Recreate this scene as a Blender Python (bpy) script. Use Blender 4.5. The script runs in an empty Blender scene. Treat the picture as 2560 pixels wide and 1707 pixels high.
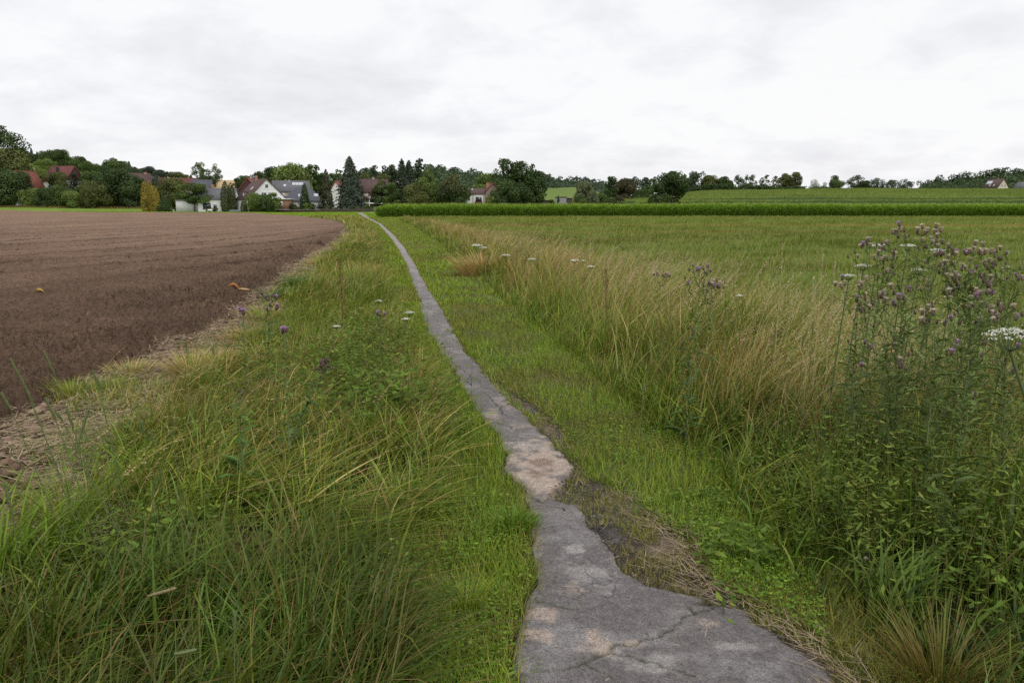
import bpy, math, random
import numpy as np
from mathutils import Vector

# ---------------------------------------------------------------- camera, light, sky
SC = bpy.context.scene
COL = SC.collection
CAMH = 1.6
F = 1990.0                       # focal length in pixels of a 2560 px wide frame
PITCH = math.atan(335.5 / F)
cd = bpy.data.cameras.new("camera")
cd.sensor_width = 36.0
cd.lens = 36.0 * F / 2560.0
cd.clip_start = 0.05
cd.clip_end = 9000
cam = bpy.data.objects.new("camera", cd)
cam.location = (0, 0, CAMH)
cam.rotation_euler = (math.pi / 2 - PITCH, 0, 0)
COL.objects.link(cam)
SC.camera = cam
SC.view_settings.view_transform = 'Standard'
SC.view_settings.look = 'None'
SC.view_settings.exposure = 0.0
SC.view_settings.gamma = 1.0
SC.render.engine = 'CYCLES'
SC.cycles.max_bounces = 5
SC.cycles.diffuse_bounces = 3
SC.cycles.glossy_bounces = 2
SC.cycles.transmission_bounces = 3
SC.cycles.transparent_max_bounces = 8
SC.cycles.use_denoising = False
SC.cycles.denoiser = 'OPENIMAGEDENOISE'
SC.cycles.denoising_input_passes = 'RGB_ALBEDO_NORMAL'
SC.cycles.denoising_prefilter = 'ACCURATE'

SUN_EL, SUN_AZ = math.radians(52), math.radians(150)
w = bpy.data.worlds.new("World")
SC.world = w
w.use_nodes = True
nt = w.node_tree
nt.nodes.clear()
N = nt.nodes.new
L_ = nt.links.new
out = N('ShaderNodeOutputWorld')
sky = N('ShaderNodeTexSky')
sky.sky_type = 'NISHITA'
sky.sun_disc = False
sky.sun_elevation = SUN_EL
sky.sun_rotation = SUN_AZ
bg1 = N('ShaderNodeBackground'); bg1.inputs[1].default_value = 0.1
L_(sky.outputs[0], bg1.inputs[0])
tc = N('ShaderNodeTexCoord')
sep = N('ShaderNodeSeparateXYZ'); L_(tc.outputs['Generated'], sep.inputs[0])
def wmath(op, a, b=None, clamp=False):
    m = N('ShaderNodeMath'); m.operation = op; m.use_clamp = clamp
    for i, v in enumerate((a, b)):
        if v is None: continue
        if isinstance(v, (int, float)): m.inputs[i].default_value = v
        else: L_(v, m.inputs[i])
    return m.outputs[0]
zc = wmath('MAXIMUM', sep.outputs[2], 0.0)
den = wmath('ADD', zc, 0.30)
cx = wmath('DIVIDE', sep.outputs[0], den)
cy = wmath('DIVIDE', sep.outputs[1], den)
comb = N('ShaderNodeCombineXYZ'); L_(cx, comb.inputs[0]); L_(cy, comb.inputs[1])
def wnoise(scale, detail, rough, dist, off=0.0):
    mp = N('ShaderNodeMapping'); L_(comb.outputs[0], mp.inputs[0])
    mp.inputs['Location'].default_value = (off, off * 0.7, 0)
    n = N('ShaderNodeTexNoise'); L_(mp.outputs[0], n.inputs['Vector'])
    n.inputs['Scale'].default_value = scale; n.inputs['Detail'].default_value = detail
    n.inputs['Roughness'].default_value = rough; n.inputs['Distortion'].default_value = dist
    return n.outputs['Fac']
n1 = wnoise(1.25, 5, 0.55, 0.35, 3.1)
n2 = wnoise(4.2, 6, 0.60, 0.3, 11.0)
n3 = wnoise(0.45, 2, 0.5, 0.0, 7.7)
s = wmath('ADD', wmath('ADD', wmath('MULTIPLY', n1, 0.50), wmath('MULTIPLY', n2, 0.40)), wmath('MULTIPLY', n3, 0.26))
rp = N('ShaderNodeValToRGB'); L_(s, rp.inputs[0])
cr = rp.color_ramp
cr.interpolation = 'B_SPLINE'
cr.elements[0].position = 0.38; cr.elements[0].color = (0.74, 0.74, 0.775, 1)
cr.elements[1].position = 0.68; cr.elements[1].color = (1.06, 1.06, 1.07, 1)
e = cr.elements.new(0.48); e.color = (0.845, 0.845, 0.875, 1)
e = cr.elements.new(0.57); e.color = (0.92, 0.92, 0.945, 1)
bg2 = N('ShaderNodeBackground'); L_(rp.outputs[0], bg2.inputs[0]); bg2.inputs[1].default_value = 1.0
mix = N('ShaderNodeMixShader'); mix.inputs[0].default_value = 0.95
L_(bg1.outputs[0], mix.inputs[1]); L_(bg2.outputs[0], mix.inputs[2]); L_(mix.outputs[0], out.inputs[0])

sd = bpy.data.lights.new("sun", 'SUN')
sd.energy = 1.3
sd.angle = math.radians(18)
sd.color = (1.0, 0.96, 0.9)
so = bpy.data.objects.new("sun", sd)
dv = Vector((math.sin(SUN_AZ) * math.cos(SUN_EL), math.cos(SUN_AZ) * math.cos(SUN_EL), math.sin(SUN_EL)))
so.rotation_euler = dv.to_track_quat('Z', 'Y').to_euler()
so.location = (0, 0, 60)
COL.objects.link(so)

# ---------------------------------------------------------------- helpers
RNG = np.random.default_rng(7)
CT, ST = math.cos(PITCH), math.sin(PITCH)
def ray(px, py):
    xc = (np.asarray(px, float) - 1280) / F; yc = -(np.asarray(py, float) - 853.5) / F
    return xc, CT + yc * ST, -ST + yc * CT
def W(px, py, y):                 # point at ground distance y seen at source pixel px, py
    dx, dy, dz = ray(px, py); t = y / dy
    return dx * t, y + 0 * dx, CAMH + dz * t
def G(px, py, z=0.0):             # where that pixel meets the plane z
    dx, dy, dz = ray(px, py); t = (z - CAMH) / dz
    return dx * t, dy * t
K = 2560 / 2352.0

def _hash(xi, yi, seed):
    h = (xi.astype(np.int64) * 374761393 + yi.astype(np.int64) * 668265263 + seed * 974634777) & 0xffffffff
    h = ((h ^ (h >> 13)) * 1274126177) & 0xffffffff
    h = h ^ (h >> 16)
    return (h & 0xffff) / 65535.0
def vnoise(x, y, seed=0):
    x = np.asarray(x, float); y = np.asarray(y, float)
    xi = np.floor(x); yi = np.floor(y); fx = x - xi; fy = y - yi
    fx = fx * fx * (3 - 2 * fx); fy = fy * fy * (3 - 2 * fy)
    a = _hash(xi, yi, seed); b = _hash(xi + 1, yi, seed); c = _hash(xi, yi + 1, seed); d = _hash(xi + 1, yi + 1, seed)
    return (a * (1 - fx) + b * fx) * (1 - fy) + (c * (1 - fx) + d * fx) * fy
def fbm(x, y, seed=0, oct=4, gain=0.5):
    s = 0; a = 1; t = 0
    for i in range(oct):
        s = s + a * vnoise(x * 2 ** i, y * 2 ** i, seed + i * 17); t += a; a *= gain
    return s / t
def sstep(a, b, x):
    t = np.clip((x - a) / (b - a), 0, 1); return t * t * (3 - 2 * t)

def mesh_np(name, V, Q=None, T=None, col=None, smooth=False, matidx=None):
    me = bpy.data.meshes.new(name)
    V = np.asarray(V, np.float32).reshape(-1, 3)
    loops, starts, n0 = [], [], 0
    if Q is not None and len(Q):
        Q = np.asarray(Q, np.int32).reshape(-1, 4); loops.append(Q.ravel()); starts.append(np.arange(len(Q)) * 4); n0 = len(Q) * 4
    if T is not None and len(T):
        T = np.asarray(T, np.int32).reshape(-1, 3); loops.append(T.ravel()); starts.append(n0 + np.arange(len(T)) * 3)
    loops = np.concatenate(loops).astype(np.int32); starts = np.concatenate(starts).astype(np.int32)
    me.vertices.add(len(V)); me.vertices.foreach_set('co', V.ravel())
    me.loops.add(len(loops)); me.loops.foreach_set('vertex_index', loops)
    me.polygons.add(len(starts)); me.polygons.foreach_set('loop_start', starts)
    if smooth: me.polygons.foreach_set('use_smooth', np.ones(len(starts), bool))
    if matidx is not None: me.polygons.foreach_set('material_index', np.asarray(matidx, np.int32))
    if col is not None:
        c = np.ones((len(V), 4), np.float32); c[:, :3] = col
        at = me.color_attributes.new('col', 'FLOAT_COLOR', 'POINT'); at.data.foreach_set('color', c.ravel())
    me.update(calc_edges=True)
    return me
def link(name, me, mats, parent=None, **props):
    o = bpy.data.objects.new(name, me); COL.objects.link(o)
    for m in (mats if isinstance(mats, (list, tuple)) else [mats]): 
        if m.name not in [x.name for x in me.materials if x]: me.materials.append(m)
    if parent: o.parent = parent
    for k_, v in props.items(): o[k_] = v
    return o
def thing(name, loc, label, cat, group=None, rz=0.0):
    o = bpy.data.objects.new(name, None); COL.objects.link(o)
    o.empty_display_size = 0.3
    o.location = loc; o.rotation_euler = (0, 0, rz); o['label'] = label; o['category'] = cat
    if group: o['group'] = group
    return o

# materials -------------------------------------------------------
def newmat(name):
    m = bpy.data.materials.new(name); m.use_nodes = True; m.node_tree.nodes.clear(); return m
class NB:
    def __init__(s, m): s.t = m.node_tree
    def n(s, t, **kw):
        x = s.t.nodes.new(t)
        for k_, v in kw.items(): setattr(x, k_, v)
        return x
    def l(s, a, b): s.t.links.new(a, b)
    def noise(s, vec, scale, detail=3, rough=0.55, dist=0.0):
        n = s.n('ShaderNodeTexNoise'); s.l(vec, n.inputs['Vector'])
        n.inputs['Scale'].default_value = scale; n.inputs['Detail'].default_value = detail
        n.inputs['Roughness'].default_value = rough; n.inputs['Distortion'].default_value = dist
        return n.outputs['Fac']
    def ramp(s, f, stops):
        r = s.n('ShaderNodeValToRGB'); s.l(f, r.inputs[0]); c = r.color_ramp
        c.elements[0].position = stops[0][0]; c.elements[0].color = (*stops[0][1], 1)
        c.elements[1].position = stops[-1][0]; c.elements[1].color = (*stops[-1][1], 1)
        for p, q in stops[1:-1]:
            e = c.elements.new(p); e.color = (*q, 1)
        return r.outputs[0]
    def mix(s, fac, a, b, mode='MIX'):
        m = s.n('ShaderNodeMix', data_type='RGBA', blend_type=mode)
        for sock, v in ((m.inputs[0], fac), (m.inputs[6], a), (m.inputs[7], b)):
            if isinstance(v, (int, float)): sock.default_value = v
            elif isinstance(v, tuple): sock.default_value = (*v, 1)
            else: s.l(v, sock)
        return m.outputs[2]
    def scale(s, c, f):          # colour times a scalar socket
        m = s.n('ShaderNodeVectorMath', operation='SCALE'); s.l(c, m.inputs[0])
        if isinstance(f, (int, float)): m.inputs[3].default_value = f
        else: s.l(f, m.inputs[3])
        return m.outputs[0]
    def maprange(s, v, a, b, c, d):
        m = s.n('ShaderNodeMapRange'); s.l(v, m.inputs[0])
        for i, q in enumerate((a, b, c, d)): m.inputs[i + 1].default_value = q
        return m.outputs[0]
    def bump(s, h, strength, dist):
        b = s.n('ShaderNodeBump'); s.l(h, b.inputs['Height']); b.inputs['Strength'].default_value = strength
        b.inputs['Distance'].default_value = dist; return b.outputs[0]
    def principled(s, col, rough=0.8, spec=0.3, normal=None, metal=0.0):
        p = s.n('ShaderNodeBsdfPrincipled'); o = s.n('ShaderNodeOutputMaterial')
        if isinstance(col, tuple): p.inputs['Base Color'].default_value = (*col, 1)
        else: s.l(col, p.inputs['Base Color'])
        p.inputs['Roughness'].default_value = rough; p.inputs['Specular IOR Level'].default_value = spec
        p.inputs['Metallic'].default_value = metal
        if normal is not None: s.l(normal, p.inputs['Normal'])
        s.l(p.outputs[0], o.inputs[0]); return p

def mat_leaf(name, trans=0.30, gloss=0.04, rough=0.45, scale=0.0, amp=0.0):
    m = newmat(name); b = NB(m)
    a = b.n('ShaderNodeAttribute'); a.attribute_name = 'col'
    c = a.outputs['Color']
    if scale:
        tc = b.n('ShaderNodeTexCoord'); f = b.noise(tc.outputs['Object'], scale, 2)
        c = b.scale(c, b.maprange(f, 0.3, 0.7, 1 - amp, 1 + amp))
    d = b.n('ShaderNodeBsdfDiffuse'); b.l(c, d.inputs[0])
    t = b.n('ShaderNodeBsdfTranslucent'); b.l(b.mix(0.6, c, b.mix(1.0, c, (1.0, 1.15, 0.5), 'MULTIPLY')), t.inputs[0])
    x = b.n('ShaderNodeMixShader'); x.inputs[0].default_value = trans; b.l(d.outputs[0], x.inputs[1]); b.l(t.outputs[0], x.inputs[2])
    g = b.n('ShaderNodeBsdfGlossy'); g.inputs['Roughness'].default_value = rough; g.inputs[0].default_value = (0.9, 0.95, 0.9, 1)
    y = b.n('ShaderNodeMixShader'); y.inputs[0].default_value = gloss; b.l(x.outputs[0], y.inputs[1]); b.l(g.outputs[0], y.inputs[2])
    o = b.n('ShaderNodeOutputMaterial'); b.l(y.outputs[0], o.inputs[0])
    return m
def mat_plain(name, col, rough=0.8, spec=0.3, scale=3.0, amp=0.12, bump=0.0, metal=0.0, kind=None):
    m = newmat(name); b = NB(m); tc = b.n('ShaderNodeTexCoord'); v = tc.outputs['Object']
    f = b.noise(v, scale, 4, 0.6)
    lo = tuple(c * (1 - amp) for c in col); hi = tuple(min(1, c * (1 + amp)) for c in col)
    c = b.ramp(f, [(0.3, lo), (0.7, hi)])
    nrm = None
    if kind == 'tiles':
        wv = b.n('ShaderNodeTexWave', wave_type='BANDS', bands_direction='Z'); b.l(v, wv.inputs['Vector'])
        wv.inputs['Scale'].default_value = 1.1; wv.inputs['Distortion'].default_value = 0.3
        wx = b.n('ShaderNodeTexWave', wave_type='BANDS', bands_direction='X'); b.l(v, wx.inputs['Vector']); wx.inputs['Scale'].default_value = 1.6
        c = b.mix(b.maprange(wv.outputs['Fac'], 0, 1, 0.0, 0.25), c, b.mix(1.0, c, (0.55, 0.55, 0.55), 'MULTIPLY'))
        nrm = b.bump(wx.outputs['Fac'], 0.4, 0.05)
    elif kind == 'brick':
        br = b.n('ShaderNodeTexBrick'); mp = b.n('ShaderNodeMapping'); b.l(v, mp.inputs[0]); mp.inputs['Rotation'].default_value = (math.pi / 2, 0, 0)
        b.l(mp.outputs[0], br.inputs['Vector']); br.inputs['Scale'].default_value = 4
        br.inputs['Color1'].default_value = (*lo, 1); br.inputs['Color2'].default_value = (*hi, 1); br.inputs['Mortar'].default_value = (0.35, 0.32, 0.28, 1)
        br.inputs['Mortar Size'].default_value = 0.012
        c = br.outputs[0]
    elif bump:
        nrm = b.bump(b.noise(v, scale * 6, 3), bump, 0.02)
    b.principled(c, rough, spec, nrm, metal)
    return m

M_grass = mat_leaf('grass_blade', 0.20, 0.018, 0.42)
M_leaf = mat_leaf('leaf', 0.22, 0.02, 0.45)
M_tree = mat_leaf('tree_leaf', 0.22, 0.025, 0.6)
M_straw = mat_leaf('straw', 0.15, 0.05, 0.5)
M_bark = mat_plain('bark', (0.075, 0.058, 0.045), 0.95, 0.1, 2.0, 0.35)

# ---------------------------------------------------------------- outlines read on the flat ground (x as a function of distance)
def line(pts, lo_slope=None):
    p = np.array(pts, float) * K
    x, y = G(p[:, 0], p[:, 1]); o = np.argsort(y); x = x[o]; y = y[o]
    if lo_slope is not None:
        x = np.concatenate([[x[0] - lo_slope * (y[0] - 0.2)], x]); y = np.concatenate([[0.2], y])
    return lambda yy: np.interp(yy, y, x)
pl_raw = line([(1188,1568),(1190,1500),(1200,1420),(1225,1330),(1225,1250),(1215,1180),(1195,1120),(1160,1080),(1165,1050),(1130,1000),(1100,960),(1065,900),(1040,850),(1010,810),(985,770),(968,730),(962,690),(945,650),(933,610),(912,570),(895,545),(880,527),(868,515),(850,506),(838,500),(828,494),(822,490)], 0.0)
pr_raw = line([(1925,1568),(1850,1508),(1790,1470),(1700,1402),(1640,1388),(1590,1398),(1500,1352),(1440,1325),(1415,1280),(1360,1225),(1352,1190),(1330,1168),(1285,1158),(1270,1140),(1310,1102),(1330,1075),(1290,1040),(1245,1000),(1230,985),(1200,950),(1150,905),(1110,850),(1070,810),(1045,770),(1020,720),(995,680),(975,650),(955,610),(930,570),(905,540),(889,527),(876,515),(858,506),(845,500),(838,494),(832,490)], 0.3)
gr_raw = line([(2010,1568),(1900,1480),(1740,1400),(1640,1350),(1600,1250),(1520,1200),(1440,1130),(1335,1085),(1300,1040),(1290,990),(1230,930),(1160,890),(1112,850),(1072,810),(1047,770),(1022,720),(997,680),(977,650),(932,570),(891,527),(834,490)], 0.3)
fx_raw = line([(-20,1130),(50,1020),(130,945),(225,888),(380,835),(400,795),(500,765),(560,705),(640,650),(660,622),(750,570),(798,524),(797,515),(770,506),(720,500),(650,493.5),(580,490.5),(300,488.7),(0,487.3)], 0.2)
lm_raw = line([(850,1568),(830,1450),(860,1350),(900,1260),(940,1180),(955,1080),(960,960),(930,850),(890,750),(870,650),(858,560),(848,515),(825,495)], 0.0)
rm_raw = line([(2110,1568),(1960,1470),(1790,1330),(1690,1180),(1600,1060),(1450,940),(1290,800),(1200,730),(1110,650),(1010,560),(950,520),(915,505)], 0.5)
LNG = [(0.5,1.5),(3,2.0),(6,2.5),(12,2.4),(22,1.7),(40,1.4),(70,1.3),(110,0.6),(140,0)]
def pl(y): return pl_raw(y) + (fbm(y * 2.2, 0 * y, 3) - .5) * 0.06 + (vnoise(y * 11, 0 * y, 4) - .5) * .03
def pr(y): return pr_raw(y) + (fbm(y * 2.2, 0 * y + 5, 5) - .5) * 0.06 + (vnoise(y * 13, 0 * y, 6) - .5) * .03
def gr(y): return np.maximum(gr_raw(y), pr_raw(y) + 0.03)
def fx(y): return fx_raw(y) + (fbm(y * 0.9, 0 * y, 8) - .5) * 0.45 * sstep(4, 11, y) + (fbm(y * 4.0, 0 * y + 3, 9) - .5) * .22 * np.clip(12 / np.maximum(y, 1), .3, 1)
def lm(y): return lm_raw(y)
def rm(y): return rm_raw(y)
def rt(y): return rm_raw(y) + np.interp(y, [a for a, b in LNG], [b for a, b in LNG])

# ---------------------------------------------------------------- terrain
TC = np.array([0, 100, 300, 450, 600, 700, 900, 1100, 1300, 1450, 1560, 1800, 2100, 2400, 2560, 2900], float)
TU = (TC - 1280) / F * CT
TD = np.array([0, 150, 200, 240, 265, 300, 350, 420, 500, 600, 800, 1200, 2500], float)
TZ = np.array([
 [0,0,0,0.1,0.6,9.5,16.5,26,30,32,30,25,10],
 [0,0,0,0.1,0.6,8.5,15.5,24,29,31,30,25,10],
 [0,0,0,0.1,0.5,4,10,15,20,22,22,20,10],
 [0,0,0,0.1,0.4,3,8,13,18.5,20,16,12,10],
 [0,0,0,0.1,0.4,3,8.5,12.5,18.0,20.5,18,15,10],
 [0,0,0,0,0.1,0.6,2,4,7,10,14,12,10],
 [0,0,0,0,0,0.5,1,2,5,9,14,12,10],
 [0,0,0,0,0,0.2,1,2,5,12,29,30,10],
 [0,0,0,0,0,0.3,1.5,4,8,14,24,26,10],
 [0,0,0,0.2,0.5,2,4,7,12,16.5,17,20,10],
 [0,0,0.3,0.8,1.3,2.0,2.8,3.9,4.4,6,10,12,8],
 [0,0,0.7,1.3,2.5,4.0,6.0,8.0,7.7,7,8,10,8],
 [0,0,0.9,1.5,2.8,4.4,6.6,8.7,8.4,8,9,10,8],
 [0,0,0.9,1.5,2.8,4.4,6.6,8.6,8.4,8,12,12,8],
 [0,0,0.9,1.5,2.8,4.4,6.6,8.6,8.6,11,18,16,8],
 [0,0,0.9,1.5,2.8,4.4,6.6,8.6,8.6,11,18,16,8]], float)
TZ = np.insert(TZ, 5, TZ[:, 4] * .3 + TZ[:, 5] * .7, axis=1); TZ[:5, 5] = [1.7, 1.7, 1.5, 1.2, 1.0]; TD = np.insert(TD, 5, 290.0)
def terrain(x, y):
    x = np.asarray(x, float); y = np.asarray(y, float)
    yy = np.maximum(y, 1.0); u = np.clip(x / yy, TU[0], TU[-1])
    ui = np.clip(np.searchsorted(TU, u, side='right') - 1, 0, len(TU) - 2)
    fu = (u - TU[ui]) / (TU[ui + 1] - TU[ui]); fu = fu * fu * (3 - 2 * fu)
    d = np.clip(yy, 0, 2500)
    di = np.clip(np.searchsorted(TD, d, side='right') - 1, 0, len(TD) - 2)
    fd = (d - TD[di]) / (TD[di + 1] - TD[di])
    z = (TZ[ui, di] * (1 - fd) + TZ[ui, di + 1] * fd) * (1 - fu) + (TZ[ui + 1, di] * (1 - fd) + TZ[ui + 1, di + 1] * fd) * fu
    far = sstep(140, 300, yy)
    return np.where(y > 140, z + far * (fbm(x / 45, y / 45, 91, 3) - .5) * 0.8, 0.0)
def tz(x, y): return float(terrain(np.array([x]), np.array([y]))[0])

def wheat_mask(x, y):
    u = x / np.maximum(y, 1); px = u * F / CT + 1280
    a = (px > 375) & (px < 412) & (y > 400) & (y < 520)
    b = (px > 522) & (px < 635) & (y > 335) & (y < 560)
    c = (px > 66) & (px < 92) & (y > 350) & (y < 385)
    return a | b | c

# ground sheet: polar grid
r = [0.0, 0.5]
while r[-1] < 4200: r.append(r[-1] * (1.014 if r[-1] < 20 else 1.02))
r = np.array(r[1:])
az = np.concatenate([np.arange(-180, -48, 3.0), np.arange(-48, 48, 0.25), np.arange(48, 180, 3.0)])
A, R = np.meshgrid(np.radians(az), r)
X = R * np.sin(A); Y = R * np.cos(A)
Z = terrain(X, Y)
nearn = (fbm(X * 1.3, Y * 1.3, 31, 3) - .5) * 0.05 * (1 - sstep(40, 90, Y))
ptest = (X > pl_raw(np.maximum(Y, 0.3)) - .25) & (X < gr(np.maximum(Y, 0.3)) + .1)
Z = Z + np.where(ptest, -0.03, nearn)
infield = (X < fx_raw(np.clip(Y, .3, 400)) - 0.45) & (Y > 1.0) & (Y < 263)
Z = np.where(infield, Z - 0.16, Z)
# ground colours, including shade mixed in under the tall grass
g1 = np.array([0.085, 0.125, 0.035]); soil = np.array([0.085, 0.062, 0.045]); mead = np.array([0.13, 0.165, 0.036]); lawn = np.array([0.17, 0.25, 0.04])
grav = np.array([0.125, 0.112, 0.10])
nz = fbm(X * 0.6, Y * 0.6, 41, 4)[..., None]
C = soil * (1 - nz) + g1 * nz
isme = (X > rt(np.maximum(Y, .3)))[..., None] & (Y > 0)[..., None]
big = fbm(X * 0.05, Y * 0.12, 43, 4)[..., None]
meadc = mead * (0.8 + 0.4 * big) + (np.array([0.23, 0.17, 0.08]) - mead) * np.clip((fbm(X * 0.03, Y * 0.22, 47, 4)[..., None] - .56) * 5, 0, .7)
C = np.where(isme, meadc, C)
farl = (Y > 128)[..., None] & (Y < 290)[..., None]
lawnv = lawn * (0.85 + 0.3 * nz)
C = np.where(farl, lawnv, C)
hillg = np.array([0.13, 0.185, 0.04]) * (0.8 + 0.45 * fbm(X * 0.02, Y * 0.008, 49, 4)[..., None])
C = np.where((Y > 290)[..., None], hillg, C)
fedge = np.clip(1 - (X - fx_raw(np.clip(Y, .3, 400))) / 1.1, 0, 1)[..., None] * ((Y > 1) & (Y < 60))[..., None]
C = C * (1 - fedge) + np.array([.20, .145, .095]) * (.6 + .7 * fbm(X * 7, Y * 7, 58, 3)[..., None]) * fedge
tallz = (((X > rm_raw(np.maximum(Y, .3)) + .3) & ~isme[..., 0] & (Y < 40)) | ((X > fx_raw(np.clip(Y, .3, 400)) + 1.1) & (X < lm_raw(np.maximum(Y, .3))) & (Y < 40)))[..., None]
C = np.where(tallz, C * .42, C)  # shade in the gaps between tall blades painted into the ground colour
isgr = ((X > pl_raw(np.maximum(Y, .3)) - .08) & (X < gr(np.maximum(Y, .3))) & (Y > 0) & (Y < 20))[..., None]
gn = np.clip((fbm(X * 2.4, Y * 2.4, 57, 3)[..., None] - .52) * 6, 0, 1)
C = np.where(isgr, (grav * gn + np.array([.15, .118, .085]) * (1 - gn)) * (0.6 + 0.8 * fbm(X * 9, Y * 9, 51, 3)[..., None]), C)
wm = wheat_mask(X, Y)
C = np.where(wm[..., None], np.array([0.46, 0.33, 0.18]) * (0.85 + 0.3 * fbm(X * .15, Y * .02, 53, 3)[..., None]), C)
nr, na = X.shape
idx = np.arange(nr * na).reshape(nr, na)
Qg = np.stack([idx[:-1, :-1], idx[:-1, 1:], idx[1:, 1:], idx[1:, :-1]], -1).reshape(-1, 4)
Qg = np.concatenate([Qg, np.stack([idx[:-1, -1], idx[:-1, 0], idx[1:, 0], idx[1:, -1]], -1)])
Qg = Qg[:, ::-1]
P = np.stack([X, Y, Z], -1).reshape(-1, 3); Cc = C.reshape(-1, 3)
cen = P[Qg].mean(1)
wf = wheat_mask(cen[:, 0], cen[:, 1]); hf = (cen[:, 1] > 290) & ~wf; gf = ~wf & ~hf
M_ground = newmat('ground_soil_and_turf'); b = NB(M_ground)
at = b.n('ShaderNodeAttribute'); at.attribute_name = 'col'
tcn = b.n('ShaderNodeTexCoord').outputs['Object']
f1 = b.noise(tcn, 14, 5, 0.7); f2 = b.noise(tcn, 1.1, 4, 0.6)
c = b.scale(at.outputs['Color'], b.maprange(f1, 0.25, 0.75, 0.6, 1.4)); c = b.scale(c, b.maprange(f2, 0.3, 0.7, 0.82, 1.18))
b.principled(c, 0.95, 0.1, b.bump(f1, 0.9, 0.03))
def subset(name, mask, **kw):
    q = Qg[mask]; u, inv = np.unique(q.ravel(), return_inverse=True)
    me = mesh_np(name, P[u], Q=inv.reshape(-1, 4), col=Cc[u], smooth=True)
    return link(name, me, M_ground, **kw)
# centre cap
capi = len(P)
me = mesh_np('ground', *(lambda q: (lambda u, inv: (np.concatenate([P[u], [[0, 0, 0]]]), inv.reshape(-1, 4)))(*np.unique(q.ravel(), return_inverse=True)))(Qg[gf]),
             T=None, col=None)
bpy.data.meshes.remove(me)
q = Qg[gf]; u_, inv = np.unique(q.ravel(), return_inverse=True)
ring = np.searchsorted(u_, idx[0]); vc = len(u_)
capT = np.stack([ring, np.roll(ring, -1), np.full(len(ring), vc)], -1)[:, ::-1]
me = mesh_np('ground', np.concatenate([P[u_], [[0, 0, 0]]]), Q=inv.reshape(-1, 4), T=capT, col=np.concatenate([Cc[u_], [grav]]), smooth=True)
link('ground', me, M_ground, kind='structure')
subset('hill', hf, kind='structure')
subset('wheat_field', wf, kind='structure')

# ploughed field -------------------------------------------------
ys = [0.6]
while ys[-1] < 263.5: ys.append(ys[-1] * (1.0045 if ys[-1] < 30 else 1.009))
ys = np.array(ys); su = np.concatenate([[0, 0.002], np.linspace(0.004, 1, 420) ** 1.25])
YY, SU = np.meshgrid(ys, su, indexing='ij')
XB = fx(YY)
span = np.maximum(XB + YY * 0.95 + 6, 3.0)
XX = XB + 0.12 - SU * span
edge = np.clip((XB + 0.12 - XX) / 0.45, 0, 1); edge = edge * edge * (3 - 2 * edge)
distb = XB - XX
xw = XX + (fbm(XX * .9, YY * .9, 60, 2) - .5) * .8; yw = YY + (fbm(XX * .9 + 9, YY * .9, 61, 2) - .5) * .8
def ridged(x, y, s): return 1 - np.abs(2 * fbm(x, y, s, 3) - 1)
coarse = np.exp(-distb / 1.6)
band = sstep(0.52, 0.62, fbm(XX * .35, YY * .9, 66, 3))
amp = (0.028 + 0.075 * coarse + 0.03 * band) * (1 - sstep(30, 80, YY)) + 0.016
Zp = amp * 2.0 * (fbm(xw * 5.5, yw * 5.5, 62, 3) - .5) + amp * 1.5 * (ridged(XX * 13, YY * 13, 63) - .5) + amp * 0.9 * (vnoise(XX * 34, YY * 34, 64) - .5)
rows = np.sin((XX - 0.165 * YY + (fbm(XX * .05, YY * .05, 67, 2) - .5) * 6) * 2 * np.pi / 0.75)
Zp += 0.010 * rows * (1 - coarse) * sstep(4, 10, YY)
berm = 0.05 * np.exp(-((distb - 0.55) / 0.35) ** 2) - 0.05 * np.exp(-((distb - 0.12) / 0.18) ** 2)
Zp = (Zp + berm + 0.02) * edge - 0.14 * (1 - edge)
Zp = Zp + terrain(XX, YY)
Zp[YY > 262.5] -= 0.1
cs = np.array([0.240, 0.157, 0.108]); cdk = np.array([0.155, 0.100, 0.070]); cl = np.array([0.300, 0.202, 0.145])
t1 = fbm(XX * 2.2, YY * 2.2, 70, 4)[..., None]; t2 = fbm((XX - .165 * YY) * 0.8, YY * 0.05, 71, 4)[..., None]
dry = (0.25 + 0.75 * sstep(5, 60, YY))[..., None]
Cp = cdk * (1 - t1) + cs * t1; Cp = Cp * (1 - dry * .75) + (cs * (1 - t2) + cl * t2) * dry * .75
lin = np.clip(1 - np.abs(((XX - 0.165 * YY + (fbm(XX * .03, YY * .03, 72, 2) - .5) * 10) / 3.0) % 1 - .5) * 10, 0, 1)[..., None]
Cp = Cp * (.72 + .56 * fbm((XX - .165 * YY) * .45, YY * .10, 73, 4)[..., None]) * (.84 + .32 * fbm(XX * .9, YY * .5, 74, 3)[..., None])
Cp = Cp * (1 - 0.6 * lin * sstep(12, 30, YY)[..., None]); Cp = Cp * (1 - .22 * coarse[..., None])
n0, n1_ = XX.shape; ii = np.arange(n0 * n1_).reshape(n0, n1_)
Qp = np.stack([ii[:-1, :-1], ii[:-1, 1:], ii[1:, 1:], ii[1:, :-1]], -1).reshape(-1, 4)
M_plough = newmat('ploughed_soil'); b = NB(M_plough)
at = b.n('ShaderNodeAttribute'); at.attribute_name = 'col'; tcn = b.n('ShaderNodeTexCoord').outputs['Object']
f1 = b.noise(tcn, 20, 6, 0.8); f2 = b.noise(tcn, 4, 5, 0.7)
c = b.scale(at.outputs['Color'], b.maprange(f1, 0.3, 0.7, 0.5, 1.5)); c = b.scale(c, b.maprange(f2, 0.3, 0.7, 0.86, 1.14))
hh = b.n('ShaderNodeMath', operation='ADD'); b.l(f1, hh.inputs[0]); b.l(f2, hh.inputs[1])
b.principled(c, 0.95, 0.05, b.bump(hh.outputs[0], 1.0, 0.07))
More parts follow.
